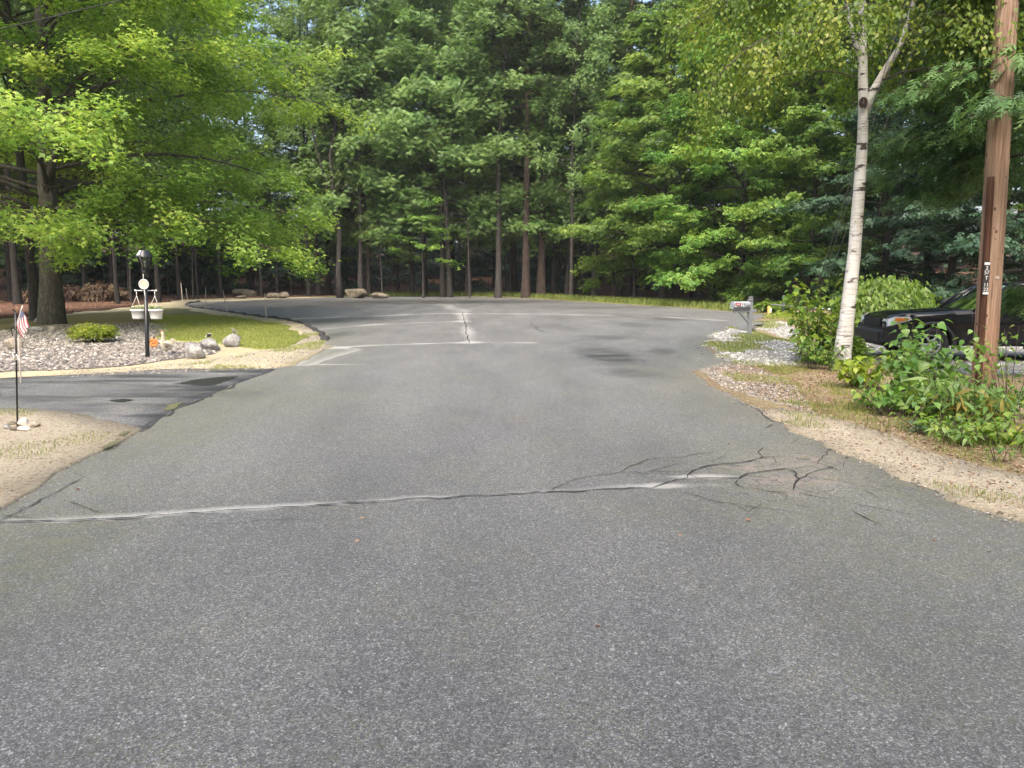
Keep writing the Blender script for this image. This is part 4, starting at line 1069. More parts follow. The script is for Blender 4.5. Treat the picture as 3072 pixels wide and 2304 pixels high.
def basket(xo, label, seed):
    e = tag(empty('hanging_basket', (LP[0] + xo, LP[1], .80)), label, 'hanging planter', 'white planters hung on the lamp post')
    a = Acc(); a.lathe([(0, 0), (.098, 0), (.108, .03), (.120, .155), (.136, .160), (.136, .195), (.127, .195), (.118, .165), (.0, .15)], 26); a.obj('bowl', MT['white'], e, True)
    a = Acc(); a.lathe([(0, .16), (.117, .165)], 20); a.obj('potting_soil', MT['floor'], e)
    for k in range(3):
        an = R(80 + 120 * k)
        a = Acc(); a.tube([(.130 * math.cos(an), .130 * math.sin(an), .19), (.0, 0, .46), (0, 0, .545)], .005, 5); a.obj('hanger_cord', MT['cord'], e)
    rg = np.random.default_rng(seed)
    n = 60; an = rg.uniform(0, 6.28, n); r = np.sqrt(rg.uniform(0, 1, n)) * .11
    ac = Acc(); leaves(ac, np.column_stack([r * np.cos(an), r * np.sin(an), .17 + rg.uniform(0, .07, n)]), np.column_stack([np.cos(an), np.sin(an), rg.uniform(-.2, .8, n)]), np.column_stack([rg.normal(0, .3, n), rg.normal(0, .3, n), np.ones(n)]), rg.uniform(.03, .05, n), 'pair', rg.uniform(0, 1, n))
    ac.obj('foliage', MT['plant_leaf'], e)
    for k in range(5):
        b = Acc(); c = (rg.uniform(-.1, .1), rg.uniform(-.1, .1), .235 + rg.uniform(0, .03))
        for j in range(5):
            t_ = j * 2 * PI / 5
            b.add([c, (c[0] + .018 * math.cos(t_ - .5), c[1] + .018 * math.sin(t_ - .5), c[2] + .012), (c[0] + .028 * math.cos(t_), c[1] + .028 * math.sin(t_), c[2] + .006), (c[0] + .018 * math.cos(t_ + .5), c[1] + .018 * math.sin(t_ + .5), c[2] + .012)], [(0, 1, 2, 3)], .8)
        b.obj('flower', fl, e)
basket(lx(1.335) - .185, 'white hanging basket on the arm of the lamp post, farther from the rooster', 1)
basket(lx(1.335) + .175, 'white hanging basket on the arm of the lamp post, above the rooster', 2)

# ---------------------------------------------------------------- ornaments and stones beside it
def loft(name, spine, rx, rz, mat, parent, seg=14):
    # ellipses along a spine, one continuous skin
    spine = np.asarray(spine, float); n = len(spine)
    tg = norm(np.gradient(spine, axis=0)); side = np.tile(np.array([0, 1.0, 0]), (n, 1)); upv = np.cross(side, tg) * -1
    a = np.linspace(0, 2 * PI, seg, endpoint=False)
    V = spine[:, None] + np.array(rx)[:, None, None] * np.cos(a)[None, :, None] * side[:, None] + np.array(rz)[:, None, None] * np.sin(a)[None, :, None] * upv[:, None]
    ac = Acc(); ac.add(V.reshape(-1, 3), gridfaces(n, seg, True)); ac.add(V[0], np.arange(seg)[None, ::-1]); ac.add(V[-1], np.arange(seg)[None])
    o = ac.obj(name, mat, parent, True)
    return o
rp = P(500, 1066)
rs = tag(empty('rooster_statue', (rp[0], rp[1], .04), .25), 'cream painted rooster statue with red comb beside the lamp post', 'statue')
rs.scale = (.68, .8, 1.05)
# faces -x and a little towards the road
loft('body', [(.17, 0, .20), (.14, 0, .19), (.08, 0, .16), (0, 0, .145), (-.06, 0, .17), (-.085, 0, .235), (-.075, 0, .31), (-.068, 0, .365), (-.075, 0, .40), (-.09, 0, .42), (-.11, 0, .425)],
     [.012, .05, .095, .11, .10, .075, .052, .04, .042, .032, .008], [.03, .06, .10, .115, .105, .075, .05, .042, .042, .03, .008], MT['rooster'], rs)
a = Acc()
for k, (x, z, w) in enumerate([(-.055, .42, .03), (-.07, .445, .035), (-.09, .455, .035), (-.108, .445, .028)]): a.add([(x - w * .6, -.008, .405), (x + w * .6, -.008, .405), (x, 0, z + .02), (x - w * .6, .008, .405), (x + w * .6, .008, .405)], [(0, 1, 2), (4, 3, 2), (1, 4, 2), (3, 0, 2)])
a.obj('comb', MT['rooster_red'], rs)
loft('wattle', [(-.098, 0, .41), (-.10, 0, .385), (-.102, 0, .355), (-.10, 0, .335)], [.006, .014, .016, .004], [.006, .016, .018, .004], MT['rooster_red'], rs, 8)
loft('beak', [(-.10, 0, .424), (-.125, 0, .418), (-.142, 0, .408)], [.014, .009, .002], [.014, .009, .002], MT['yellow'], rs, 8)
for k, (ang, L) in enumerate([(60, .15), (85, .16), (110, .13), (40, .12), (20, .10)]):
    c, s = math.cos(R(ang)), math.sin(R(ang))
    loft('tail_feather', [(.13, 0, .19), (.13 + c * L * .5 + .03, 0, .19 + s * L * .55), (.13 + c * L + .08, 0, .18 + s * L * .75)], [.016, .022, .004], [.012, .02, .006], MT['rooster'], rs, 8)
for sgn in (-1, 1):
    loft('wing', [(-.05, sgn * .10, .19), (.02, sgn * .112, .17), (.09, sgn * .085, .165), (.13, sgn * .055, .17)], [.008, .02, .016, .004], [.02, .055, .045, .01], MT['tan_stone'], rs, 10)
    a = Acc(); a.tube([(0, sgn * .04, .07), (0, sgn * .045, -.02)], .014, 8); a.obj('leg', MT['yellow'], rs)
a = Acc(); a.lathe([(0, -.05), (.13, -.05), (.125, .0), (.06, .035), (0, .045)], 18); a.obj('base', MT['stone'], rs, True)
dp = P(461, 1050)
og = tag(empty('coil_ornament', (dp[0], dp[1], .05), .1), 'round orange coiled ornament standing between the lamp post and the rooster', 'ornament')
tt = np.linspace(0, 2 * PI * 4.3, 150); rr = .012 + .022 * tt / (2 * PI)
a = Acc(); a.tube(np.column_stack([rr * np.cos(tt), .012 * np.sin(tt * 1.7), .115 + rr * np.sin(tt)]), .0135, 7); a.obj('coil', MT['orange'], og, True)
a = Acc(); a.lathe([(0, 0), (.028, .004), (.02, .022), (0, .028)], 10, (.02, .0, .215)); a.obj('knob', MT['flag_blue'], og, True)

def stone(px, py, w, h, seed, label, mat='stone', group=None, depth=None, cat='stone', name='boulder', sink=.12):
    p = P(px, py); S_ = np.linalg.norm(p - (0, 0, CAM_H)) / F_PX
    W, H = w * S_, h * S_
    me = rock_mesh(name, seed, MT[mat], 3, (W * 1.35, (depth or W * .8) * 1.2, H * 1.35))
    o = link(name, me, None, (p[0], p[1] + (depth or W * .8) * .35, float(terrain(p[0], p[1])) + H * .5 - H * sink + .02))
    return tag(o, label, cat, group)
GS = 'grey stones beside the rooster'
stone(577, 1080, 63, 43, 1, 'pale angular boulder in the sand, nearest the driveway', group=GS)
stone(628, 1056, 46, 38, 2, 'grey peaked boulder between the other two, with a frog on it', group=GS)
stone(688, 1044, 54, 40, 3, 'rounded grey boulder at the lawn edge with a small bird on it', group=GS)
stone(36, 1052, 32, 36, 4, 'pale upright stone in the gravel bed behind the flag stick', 'tan_stone')
GT = 'stones set round the foot of the big maple'
for k, (px, py, w, h, lab, m) in enumerate([(100, 994, 30, 13, 'flat grey stone at the shaded end of the ring round the maple', 'stone'), (119, 993, 18, 8, 'thin tan stone next to the flat grey one at the maple foot', 'tan_stone'),
        (155, 996, 22, 14, 'round pale stone in front of the maple trunk', 'tan_stone'), (182, 992, 20, 11, 'brown stone right of the round pale stone at the maple', 'brown_stone'), (200, 992, 16, 11, 'rust-brown stone at the right end of the maple ring', 'brown_stone'), (115, 968, 26, 12, 'grey stone against the trunk behind the maple', 'stone')]):
    stone(px, py, w, h, 10 + k, lab, m, GT)
GF = 'stones heaped round the foot of the flag stick'
for k, (px, py, w, h, lab, m) in enumerate([(67, 1285, 24, 20, 'round white stone right against the flag stick', 'white_stone'), (99, 1288, 34, 18, 'flat cream stone at the right end of the heap by the flag stick', 'tan_stone'), (64, 1297, 30, 10, 'long white stone in front of the flag stick foot', 'white_stone'),
        (38, 1298, 20, 11, 'brown stone front left of the flag stick', 'brown_stone'), (15, 1294, 18, 14, 'blue-grey stone at the left end of the heap by the flag stick', 'stone'), (36, 1280, 24, 8, 'mossy stone behind the flag stick', 'brown_stone')]):
    MT.setdefault('white_stone', plain('white_stone', (.66, .62, .55), .9, 0, .15, 8, .3))
    stone(px, py, w, h, 20 + k, lab, m, GF)
GR = 'mossy boulders at the far edge of the road circle'
for k, (px, py, w, h, lab) in enumerate([(1072, 895, 64, 34, 'big brown boulder at the foot of the pale winding trunk'), (1135, 896, 42, 18, 'low mossy boulder right of the big brown boulder'), (846, 896, 38, 18, 'brown rock, right one of the touching pair by the litter'), (818, 896, 32, 17, 'brown rock, left one of the touching pair by the litter'), (728, 890, 52, 24, 'dark mossy boulder in the shade left of the touching pair of rocks'), (716, 896, 34, 9, 'flat pale rock in front of the dark mossy boulder')]):
    stone(px, py, w, h, 30 + k, lab, 'brown_stone', GR)
# frog and bird on the boulders
fp = P(628, 1056); fz = 38 * S * 1.02
fr = tag(empty('frog_figure', (fp[0] - .04, fp[1] + .12, .315), 2.6), 'small black and white frog figure sitting on the middle grey boulder', 'figurine')
loft('body', [(.06, 0, .02), (.03, 0, .035), (-.01, 0, .045), (-.045, 0, .06), (-.065, 0, .055)], [.012, .04, .046, .035, .008], [.012, .03, .036, .024, .006], MT['matte_black'], fr, 12)
for sgn in (-1, 1):
    loft('leg', [(.04, sgn * .035, .03), (.0, sgn * .06, .045), (.03, sgn * .065, .01), (-.01, sgn * .075, .004)], [.012, .014, .01, .006], [.012, .016, .01, .005], MT['white'], fr, 8)
    a = Acc(); a.lathe([(0, -.011), (.01, -.006), (.01, .006), (0, .011)], 8, (-.045, sgn * .022, .083)); a.obj('eye', MT['white'], fr, True)
bp_ = P(700, 1044)
bd = tag(empty('bird_figure', (bp_[0] - .0, bp_[1] + .14, .335), .6), 'tiny grey bird figure perched on the rounded boulder by the lawn', 'figurine')
loft('body', [(.10, 0, .015), (.06, 0, .025), (.02, 0, .04), (-.02, 0, .055), (-.035, 0, .085), (-.045, 0, .105), (-.062, 0, .104), (-.08, 0, .10)], [.006, .012, .026, .028, .018, .017, .008, .002], [.004, .010, .026, .03, .02, .018, .008, .002], MT['stone'], bd, 10)
a = Acc(); a.tube([(0, .01, .03), (0, .01, -.02)], .004, 5); a.tube([(0, -.01, .03), (0, -.01, -.02)], .004, 5); a.obj('legs', MT['matte_black'], bd)

# ---------------------------------------------------------------- flag stick
fb = P(52, 1284)
fs = tag(empty('garden_stick', (fb[0], fb[1], .03)), 'thin black garden stick standing in the heap of stones', 'stick')
a = Acc(); a.tube([(0, 0, -.05), (.055, 0, .65), (.10, 0, 1.24)], [.010, .009, .009], 8); a.obj('rod', MT['black'], fs)
a = Acc(); a.tube([(.10, 0, 1.235), (.095, -.01, 1.26), (.08, -.015, 1.265), (.07, 0, 1.25)], .006, 6); a.tube([(.092, 0, 1.12), (.05, -.02, 1.06), (.06, -.02, .98)], .006, 6); a.obj('hook', MT['black'], fs)
a = Acc()
for dx, dz in ((-.05, .80), (.03, .78), (.055, .74), (-.02, .76)): a.tube([(.06, -.01, .72), (dx * .6 + .065, -.02, dz), (dx + .065, -.02, dz - .05)], [.006, .008, .003], 5)
a.obj('ribbon', MT['cord'], fs)
flg = tag(empty('small_flag', (fb[0] + .105, fb[1] - .012, 1.0)), 'small striped flag on a tilted white stick, drooping from the black garden stick', 'flag')
a = Acc(); a.tube([(-.02, 0, .10), (.105, -.01, .385)], .005, 8); a.obj('staff', MT['white'], flg)
# cloth hangs from the tilted staff: u along the staff, v along the hanging stripes
s0, s1 = np.array([.005, -.006, .165]), np.array([.085, -.008, .335])
def cloth(u, v):
    p = s1 * (1 - u) + s0 * u
    d = np.array([.055 + .03 * (1 - u), 0, -.20])
    fold = .016 * math.sin(u * 14 + v * 2.2) * min(1, v * 2 + .15)
    return p + d * v * (1.0 - .12 * u) + np.array([.012 * math.sin(v * 5 + u * 3), -.006 + fold, 0])
flg.scale = (.88, .88, .88)
nS = 13
for k in range(nS):
    a = Acc(); u0, u1 = k / nS, (k + 1) / nS
    v0 = .28 if k < 7 else 0.0
    vs = np.linspace(v0, 1, 9)
    V = [cloth(u_, v_) for v_ in vs for u_ in (u0, (u0 + u1) / 2, u1)]
    a.add(V, gridfaces(9, 3, False)); a.obj('stripe', MT['flag_red'] if k % 2 == 0 else MT['flag_white'], flg, True)
a = Acc(); us = np.linspace(0, 7 / 13, 9); vs = np.linspace(0, .28, 5)
a.add([cloth(u_, v_) for v_ in vs for u_ in us], gridfaces(5, 9, False)); can = a.obj('canton', MT['flag_blue'], flg, True)
a = Acc()
for i in range(5):
    for j in range(4):
        c = cloth((i + .5) / 5 * 7 / 13, (j + .5) / 4 * .28) + np.array([0, -.002, 0]); r_ = .0045
        st_ = [(c[0] + (r_ if k % 2 == 0 else r_ * .42) * math.sin(k * PI / 5), c[1], c[2] + (r_ if k % 2 == 0 else r_ * .42) * math.cos(k * PI / 5)) for k in range(10)]
        a.add(st_, [tuple(range(10))])
a.obj('stars', MT['flag_white'], can)
GM = 'thin marker stakes along the road circle and driveway'
for k, (px0, py0, px1, py1, w, lab) in enumerate([(543, 850, 548, 911, .018, 'thin stake farthest left along the road circle, tilted left'), (558, 866, 566, 926, .018, 'second thin stake from the lamp post along the road circle'), (617, 863, 617, 939, .02, 'upright thin stake in the middle of the row'),
        (669, 872, 684, 948, .02, 'tilted thin stake fourth along the row, top leaning left'), (794, 881, 799, 958, .02, 'thin stake nearest the pavement bulge, alone at the right end of the row'), (56, 1012, 63, 1151, .012, 'pale driveway stake at the far driveway edge, seen behind the black garden stick')]):
    b = P(px1, py1); t = D(px0, py0, b[1])
    a = Acc(); a.tube([(0, 0, -.05), (0, 0, .0), t - b], [w, w, w * .8], 6)
    tag(a.obj('marker_stake', MT['stake'], None, loc=(b[0], b[1], .02)), lab, 'stake', GM)

# ---------------------------------------------------------------- letter box, gate
mp = P(2247, 1007)
mbx = tag(empty('mailbox', (mp[0], mp[1], .03), .30), 'grey mailbox number 19 on a grey wooden post at the gravel patch', 'mailbox')
S2 = np.linalg.norm(mp - (0, 0, CAM_H)) / F_PX
w = 5.6 * S2
bevel_box('post', 2 * w, 2 * w, 1.06, (0, 0, .48), MT['grey_post'], mbx, .012)
bevel_box('post_cap', 2 * w + .012, 2 * w + .012, .05, (0, 0, 1.035), MT['grey_post'], mbx, .02)
bevel_box('cap_band', 2 * w + .008, 2 * w + .008, .02, (0, 0, .93), MT['matte_black'], mbx, .004)
bevel_box('arm', .72, .095, .085, (-.17, -.0, .665), MT['grey_post'], mbx, .01)
bm = bmesh.new()
pr = [(-.36, .63), (-.28, .63), (-.05, .40), (-.05, .32)]
vs0 = [bm.verts.new((x, -.04, z)) for x, z in pr]; vs1 = [bm.verts.new((x, .04, z)) for x, z in pr]
bm.faces.new(vs0); bm.faces.new(vs1[::-1])
for i in range(4): bm.faces.new((vs0[i], vs1[i], vs1[(i + 1) % 4], vs0[(i + 1) % 4]))
bm_obj('brace', bm, MT['grey_post'], mbx)
# box: flat sides, rounded top, long side to the camera
def boxprof(hw, h, n=8): return [(-hw, 0), (hw, 0)] + [(hw * math.cos(t_), h - .05 + .05 * math.sin(t_)) for t_ in np.linspace(0, PI, n)]
pr = boxprof(.085, .20)
a = Acc(); n = len(pr)
x0, x1, z0 = -.57, -.055, .725
V = [(x, y_, z0 + z_) for x in (x0, x1) for y_, z_ in pr]
a.add(V, gridfaces(2, n, True)); a.add(V[:n], [tuple(range(n))]); a.add(V[n:], [tuple(range(n))[::-1]])
bx = a.obj('box', MT['box_grey'], mbx)
a = Acc(); pr2 = boxprof(.090, .206)
V = [(x, y_, z0 - .002 + z_) for x in (x0 - .02, x0 + .012) for y_, z_ in pr2]
a.add(V, gridfaces(2, n, True)); a.add(V[:n], [tuple(range(n))]); a.add(V[n:], [tuple(range(n))[::-1]])
a.obj('door', MT['box_grey'], mbx)
bevel_box('floor_board', .50, .15, .03, (-.31, 0, .712), MT['grey_post'], mbx, .005)
bevel_box('number_plate', .135, .004, .10, (-.285, -.088, .835), MT['white'], mbx, .001)
for ch, x in (('1', -.315), ('9', -.255)):
    link('digit', text_mesh('digit', ch, .115, MT['matte_black'], .002), mbx, (x, -.0925, .836)).rotation_euler = (PI / 2, 0, 0)
bevel_box('red_label', .17, .004, .075, (-.452, -.088, .85), MT['red'], mbx, .001)
bevel_box('label_print', .10, .002, .018, (-.45, -.0915, .85), MT['flag_white'], mbx, .0005)
bevel_box('white_sticker', .045, .004, .05, (-.525, -.088, .795), MT['white'], mbx, .001)

gp = P(2305, 946)
gt = tag(empty('pipe_gate', (gp[0], gp[1], .0)), 'low gate of one grey pipe on a yellow post near the wood', 'gate')
Sg = gp[1] / F_PX
bevel_box('post', .09, .09, .46, (0, 0, .16), MT['yellow'], gt, .01)
bevel_box('latch_post', .07, .07, .22, (.10, .05, .22), MT['white'], gt, .01)
a = Acc(); e1 = D(2455, 925, gp[1] - 2.2) - np.array([gp[0], gp[1], 0]); e0 = D(2312, 913, gp[1]) - np.array([gp[0], gp[1], 0])
a.tube([e0, e1 , e1 + (e1 - e0) * .35], .028, 10); a.obj('pipe', MT['galv'], gt, True)
bevel_box('warning_plate', .16, .01, .10, tuple(e0 + (e1 - e0) * .67 + (0, -.04, -.06)), MT['rooster_red'], gt, .002)
gp2 = P(2356, 948)
a = Acc(); a.tube([(0, 0, -.05), (0, 0, .82), (0, 0, .86)], [.06, .055, .02], 10)
tag(a.obj('wooden_post', MT['green_post'], None, loc=(gp2[0], gp2[1] + .3, 0)), 'dark green round post standing behind the pipe gate', 'post')

# ---------------------------------------------------------------- utility pole, guy wires, overhead wire
up_ = P(2949, 1162)
pol = tag(empty('utility_pole', (up_[0], up_[1], 0)), 'tall weathered wooden utility pole standing in the weeds before the black pickup', 'utility pole')
tip = D(3022, -20, up_[1] + .0) - np.array([up_[0], up_[1], 0])
base = np.array([0, 0, -.3]); dirp = tip / tip[2]
Hp = 10.5
a = Acc(); zz = np.linspace(-.3, Hp, 24)
a.tube([dirp * z_ for z_ in zz], np.interp(zz, [-.3, 0, Hp], [.162, .158, .118]), 24)
V = a.V[0]; rgp = np.random.default_rng(2); ang = np.tile(np.arange(24) / 24 * 2 * PI, 24)
V += np.column_stack([np.cos(ang), np.sin(ang), ang * 0]) * (.004 * np.sin(ang * 7 + 1) + .003 * np.sin(ang * 13))[:, None]
a.obj('pole_shaft', MT['pole'], pol, True)
MT['guard'] = barkmat('dark_moulding_wood', (.04, .018, .012), (.15, .075, .045), .04, 20, .5, .01)
a = Acc(); zz = np.linspace(-.1, 3.05, 8)
a.tube([dirp * z_ + np.array([-.128, -.09, 0]) for z_ in zz], .048, 12); a.obj('cable_guard', MT['guard'], pol, True)
def ppos(z_, dx=-.142, dy=-.142): return dirp * z_ + np.array([dx, dy, 0])
# number plates stacked on the dark guard
zt = {py: (D(2935, py, up_[1] - .15)[2]) for py in (787, 800, 818, 836, 855, 868, 880)}
pl_top, pl_bot = zt[787], zt[880]
bevel_box('number_strip', .085, .012, pl_top - pl_bot + .02, tuple(ppos((pl_top + pl_bot) / 2)), MT['matte_black'], pol, .003)
for txt, py in (('2', 804), ('57', 818), ('T', 834), ('11', 855), ('22', 869)):
    z_ = D(2935, py, up_[1] - .15)[2]
    link('plate_number', text_mesh('plate_number', txt, .075, MT['white'], .001), pol, ppos(z_, -.142, -.1505)).rotation_euler = (PI / 2, 0, 0)
for py, h in ((791, .035), (880, .028)):
    z_ = D(2935, py, up_[1] - .15)[2]
    bevel_box('white_tag', .08, .006, h, tuple(ppos(z_, -.142, -.151)), MT['white'], pol, .001)
a = Acc(); tt = np.linspace(0, 2 * PI, 13); z_ = D(2958, 833, up_[1])[2]
pc = dirp * z_ + np.array([.005, -.162, 0]); a.tube(np.column_stack([pc[0] + .022 * np.cos(tt), np.full(13, pc[1]), pc[2] + .016 * np.sin(tt)]), .004, 6, False); a.obj('tag_ring', MT['cord'], pol)
a = Acc()
a.box(-1.2, 1.2, -.06, .06, 9.6, 9.72); a.obj('crossarm', MT['pole'], pol).location = tuple(dirp * 9.6 - np.array([0, .17, 9.6]))
anch = P(2404, 1083)
GG = 'guy wires running up to the utility pole'
for k, (pxa, pya, pxb, pyb, lab) in enumerate([(2467, 768, 2677, 0, 'guy wire passing farthest from the pole, left of the birch trunk'), (2490, 768, 2733, 0, 'middle guy wire crossing behind the birch fork'), (2539, 685, 2775, 46, 'guy wire crossing the birch trunk, closest to the pole')]):
    # lies in the plane of its picture line; runs from the ground anchor up to the pole
    n_ = np.cross(ray(pxa, pya), ray(pxb, pyb)); C0 = np.array([0, 0, CAM_H])
    top = None
    for z_ in np.linspace(4, 10.4, 400):
        q_ = np.array([up_[0], up_[1], 0]) + dirp * z_
        s_ = np.dot(q_ - C0, n_)
        if top is not None and s_ * sprev < 0: break
        top, sprev = q_, s_
    gx_ = np.linspace(5.0, 8, 600); gs = [(np.dot(np.array([x_, anch[1] + .25 * k, float(terrain(x_, anch[1])) ]) - C0, n_)) for x_ in gx_]
    i_ = int(np.argmin(np.abs(gs))); lo_ = np.array([gx_[i_], anch[1] + .25 * k, float(terrain(gx_[i_], anch[1])) - .05])
    if abs(s_) > .5 and z_ > 10.3: top = np.array([up_[0], up_[1], 0]) + dirp * (9.4 - .4 * k)
    a = Acc(); a.tube([lo_, (lo_ + top) / 2 - (0, 0, .02), top], .0075, 6)
    tag(a.obj('guy_wire', MT['wire'], None), lab, 'wire', GG)
    print('guy', k, lo_, top, z_)
w0 = D(0, 88, 12.0); w1 = D(366, 0, 12.0 - .02)
dirw = (D(366, 0, 11.9) - w0)
a = Acc(); a.tube([w0 - dirw * 6, w0, w0 + dirw, w0 + dirw * 7.2], .009, 6)
tag(a.obj('overhead_wire', MT['black_wire'], None), 'thin black overhead wire crossing in front of the top of the big maple', 'wire')
HAZE = .00035
# ---------------------------------------------------------------- black pickup
TX, TY, TZ = 8.68, 17.95, -.30
tr = tag(empty('pickup_truck', (TX, TY, TZ), -.10), 'black pickup truck parked on the gravel behind the birch and the utility pole', 'pickup truck')
HW = .93
def prof_top(u):     # height of hood, cowl, belt line and bed rail along the length
    return np.interp(u, [0, .06, .18, .45, .9, 1.35, 1.75, 2.0, 4.1, 4.2, 5.38, 5.42], [.86, .98, 1.045, 1.105, 1.14, 1.165, 1.18, 1.19, 1.20, 1.23, 1.23, 1.18])
def prof_bot(u):
    b = np.interp(u, [0, .05, .3, .5, 5.0, 5.42], [.52, .50, .46, .42, .44, .60])
    for wc in (.98, 4.28):
        d = np.abs(u - wc); arch = .40 + np.sqrt(np.clip(.47 ** 2 - d ** 2, 0, None)) * 1.0
        b = np.where(d < .47, np.maximum(b, arch), b)
    return b
us = np.unique(np.concatenate([np.linspace(0, 5.42, 90), np.linspace(.5, 1.46, 40), np.linspace(3.8, 4.76, 40)]))
top, bot = prof_top(us), prof_bot(us)
# section across: half width at each level, rounded shoulder; columns run from sill over the hood to the other sill
def half_w(u, t):    # t 0 sill .. 1 top edge
    plan = HW - .10 * np.exp(-u / .10) - .06 * np.exp(-u / .5) - .03 * np.exp(-(5.42 - u) / .1)
    bulge = np.interp(t, [0, .35, .6, .78, .9, 1], [.965, .99, 1.0, .985, .955, .90])
    return plan * bulge
levels = np.array([0, .15, .3, .45, .6, .7, .8, .88, .94, .98, 1.0])
rowsV = []
for u, tp_, bt_ in zip(us, top, bot):
    col = []
    for t in levels:
        z = bt_ + (tp_ - bt_) * t - (.045 * max(0, (t - .9) / .1) * 0)
        col.append((u, -half_w(u, t), z - (.0 if t < 1 else .0)))
    crown = .035 if u < 1.8 else 0.0
    for s in (-.6, -.25, .25, .6):
        col.append((u, s * HW, tp_ + crown * (1 - abs(s))))
    col += [(x, -y_, z) for x, y_, z in col[:len(levels)][::-1]]
    rowsV.append(col)
V = np.array(rowsV); nu, nc = V.shape[:2]
a = Acc(); a.add(V.reshape(-1, 3), gridfaces(nu, nc, False)[:, ::-1])
a.add(V[0], [tuple(range(nc))]); a.add(V[-1], [tuple(range(nc))[::-1]])
body = a.obj('body', MT['paint'], tr, True)
# cabin: roof, pillars, panes
CX = .2
def cab(u, s, z):    # leaning sides
    t = (z - 1.18) / .60
    return (u + CX, s * (.84 - .17 * t), z)
roof_u = [2.42, 2.55, 2.9, 3.3, 3.62, 3.74]; roof_z = [1.745, 1.775, 1.80, 1.80, 1.785, 1.75]
Vr = []
for u, z in zip(roof_u, roof_z):
    for s, dz in ((-1, -.05), (-.96, -.012), (-.8, .005), (-.3, .015), (.3, .015), (.8, .005), (.96, -.012), (1, -.05)): Vr.append((u + CX, s * .66, z + dz))
a = Acc(); a.add(Vr, gridfaces(6, 8, False)[:, ::-1]); a.add([(x, y_, z - .03) for x, y_, z in Vr], gridfaces(6, 8, False)); a.obj('roof', MT['paint'], tr, True)
pil = {'A': ((1.66, 1.16), (2.46, 1.735), .036), 'B': ((2.86, 1.17), (2.92, 1.745), .045), 'C': ((3.95, 1.19), (3.70, 1.735), .06)}
for s in (-1, 1):
    for k, ((u0, z0), (u1, z1), r_) in pil.items():
        a = Acc(); c0, c1 = np.array(cab(u0, s, z0)), np.array(cab(u1, s, z1)); m = (c0 + c1) / 2 + np.array([-.06 if k == 'A' else 0, s * .012, .035 if k == 'A' else 0])
        a.tube([c0, m, c1], r_, 8); a.obj('pillar', MT['paint'], tr, True)
    a = Acc(); a.tube([cab(2.46, s, 1.735), cab(2.9, s, 1.765), cab(3.70, s, 1.735)], .03, 8); a.obj('roof_rail', MT['paint'], tr, True)
    for (p0, p1, p2, p3) in (((1.80, 1.205), (2.84, 1.205), (2.90, 1.735), (2.47, 1.70)), ((2.92, 1.205), (3.88, 1.21), (3.66, 1.72), (2.96, 1.735))):
        a = Acc(); a.add([cab(u, s, z) for u, z in (p0, p1, p2, p3)], [(0, 1, 2, 3)]); wdo = a.obj('side_window', MT['glass'], tr)
        a = Acc(); pp = [cab(u, s * 1.012, z) for u, z in (p0, p1, p2, p3)]; a.tube(pp + [pp[0]], .011, 6, False); a.obj('window_trim', MT['matte_black'], wdo)
    # window sill moulding
    a = Acc(); a.tube([(1.94, s * .865, 1.188), (3.0, s * .872, 1.195), (4.15, s * .872, 1.205)], .013, 6); a.obj('belt_moulding', MT['matte_black'], tr)
    # mirror
    a = Acc()
    bm = bmesh.new(); bmesh.ops.create_cube(bm, size=1, matrix=Matrix.Translation((1.88 + CX, s * 1.04, 1.275)) @ Matrix.Diagonal((.15, .22, .20, 1)))
    bmesh.ops.bevel(bm, geom=bm.edges[:], offset=.045, segments=3, affect='EDGES')
    mir = bm_obj('mirror', bm, MT['matte_black'], tr, True)
    bevel_box('mirror_glass', .006, .16, .14, (1.957 + CX, s * 1.04, 1.275), MT['chrome'], mir, .002)
    bevel_box('mirror_arm', .07, .12, .05, (1.86 + CX, s * .91, 1.20), MT['matte_black'], mir, .01)
    # doors: seams and handles
    def side_y(u, z):
        t = (z - np.interp(u, us, bot)) / (np.interp(u, us, top) - np.interp(u, us, bot))
        return float(half_w(u, np.clip(t, 0, 1)))
    for uu, dz in (((1.82, 1.80), .5), ((3.08, 3.10), .5), ((4.12, 3.92), .88)):
        zs = np.linspace(dz, 1.17, 10); uu_ = np.interp(zs, [dz, 1.17], [uu[1], uu[0]])
        a = Acc(); a.tube([(u, s * (side_y(u, z) + .001), z) for u, z in zip(uu_, zs)], .006, 5); a.obj('door_seam', MT['matte_black'], tr)
    for u in (2.90, 3.82): bevel_box('door_handle', .20, .035, .035, (u, s * (side_y(u, 1.0) + .015), 1.02), MT['paint'], tr, .012)
    # flares round the wheel arches
    for wc in (.98, 4.28):
        an = np.linspace(R(-12), R(192), 26)
        ys = [side_y(wc + .47 * math.cos(t_), max(.45, min(1.1, .40 + .50 * math.sin(t_)))) for t_ in an]
        a = Acc(); a.tube([(wc + .485 * math.cos(t_), s * (y_ + .012), .40 + .485 * math.sin(t_)) for t_, y_ in zip(an, ys)], .042, 8); a.obj('arch_flare', MT['matte_black'], tr, True)
    # lamps
    bm = bmesh.new(); hb = [bm.verts.new(c) for c in [(.035, s * .86, .80), (.52, s * .935, .965), (.46, s * .925, 1.03), (.16, s * .865, 1.03), (.03, s * .80, .97), (.005, s * .55, .82), (.03, s * .55, .97)]]
    for f in [(0, 1, 2, 3), (0, 3, 4), (0, 4, 6, 5)]: bm.faces.new([hb[i] for i in (f if s < 0 else f[::-1])])
    hl = bm_obj('headlight', bm, MT['lens'], tr)
    for v_ in hl.data.vertices: v_.co.y *= 1.012; v_.co.x -= .006
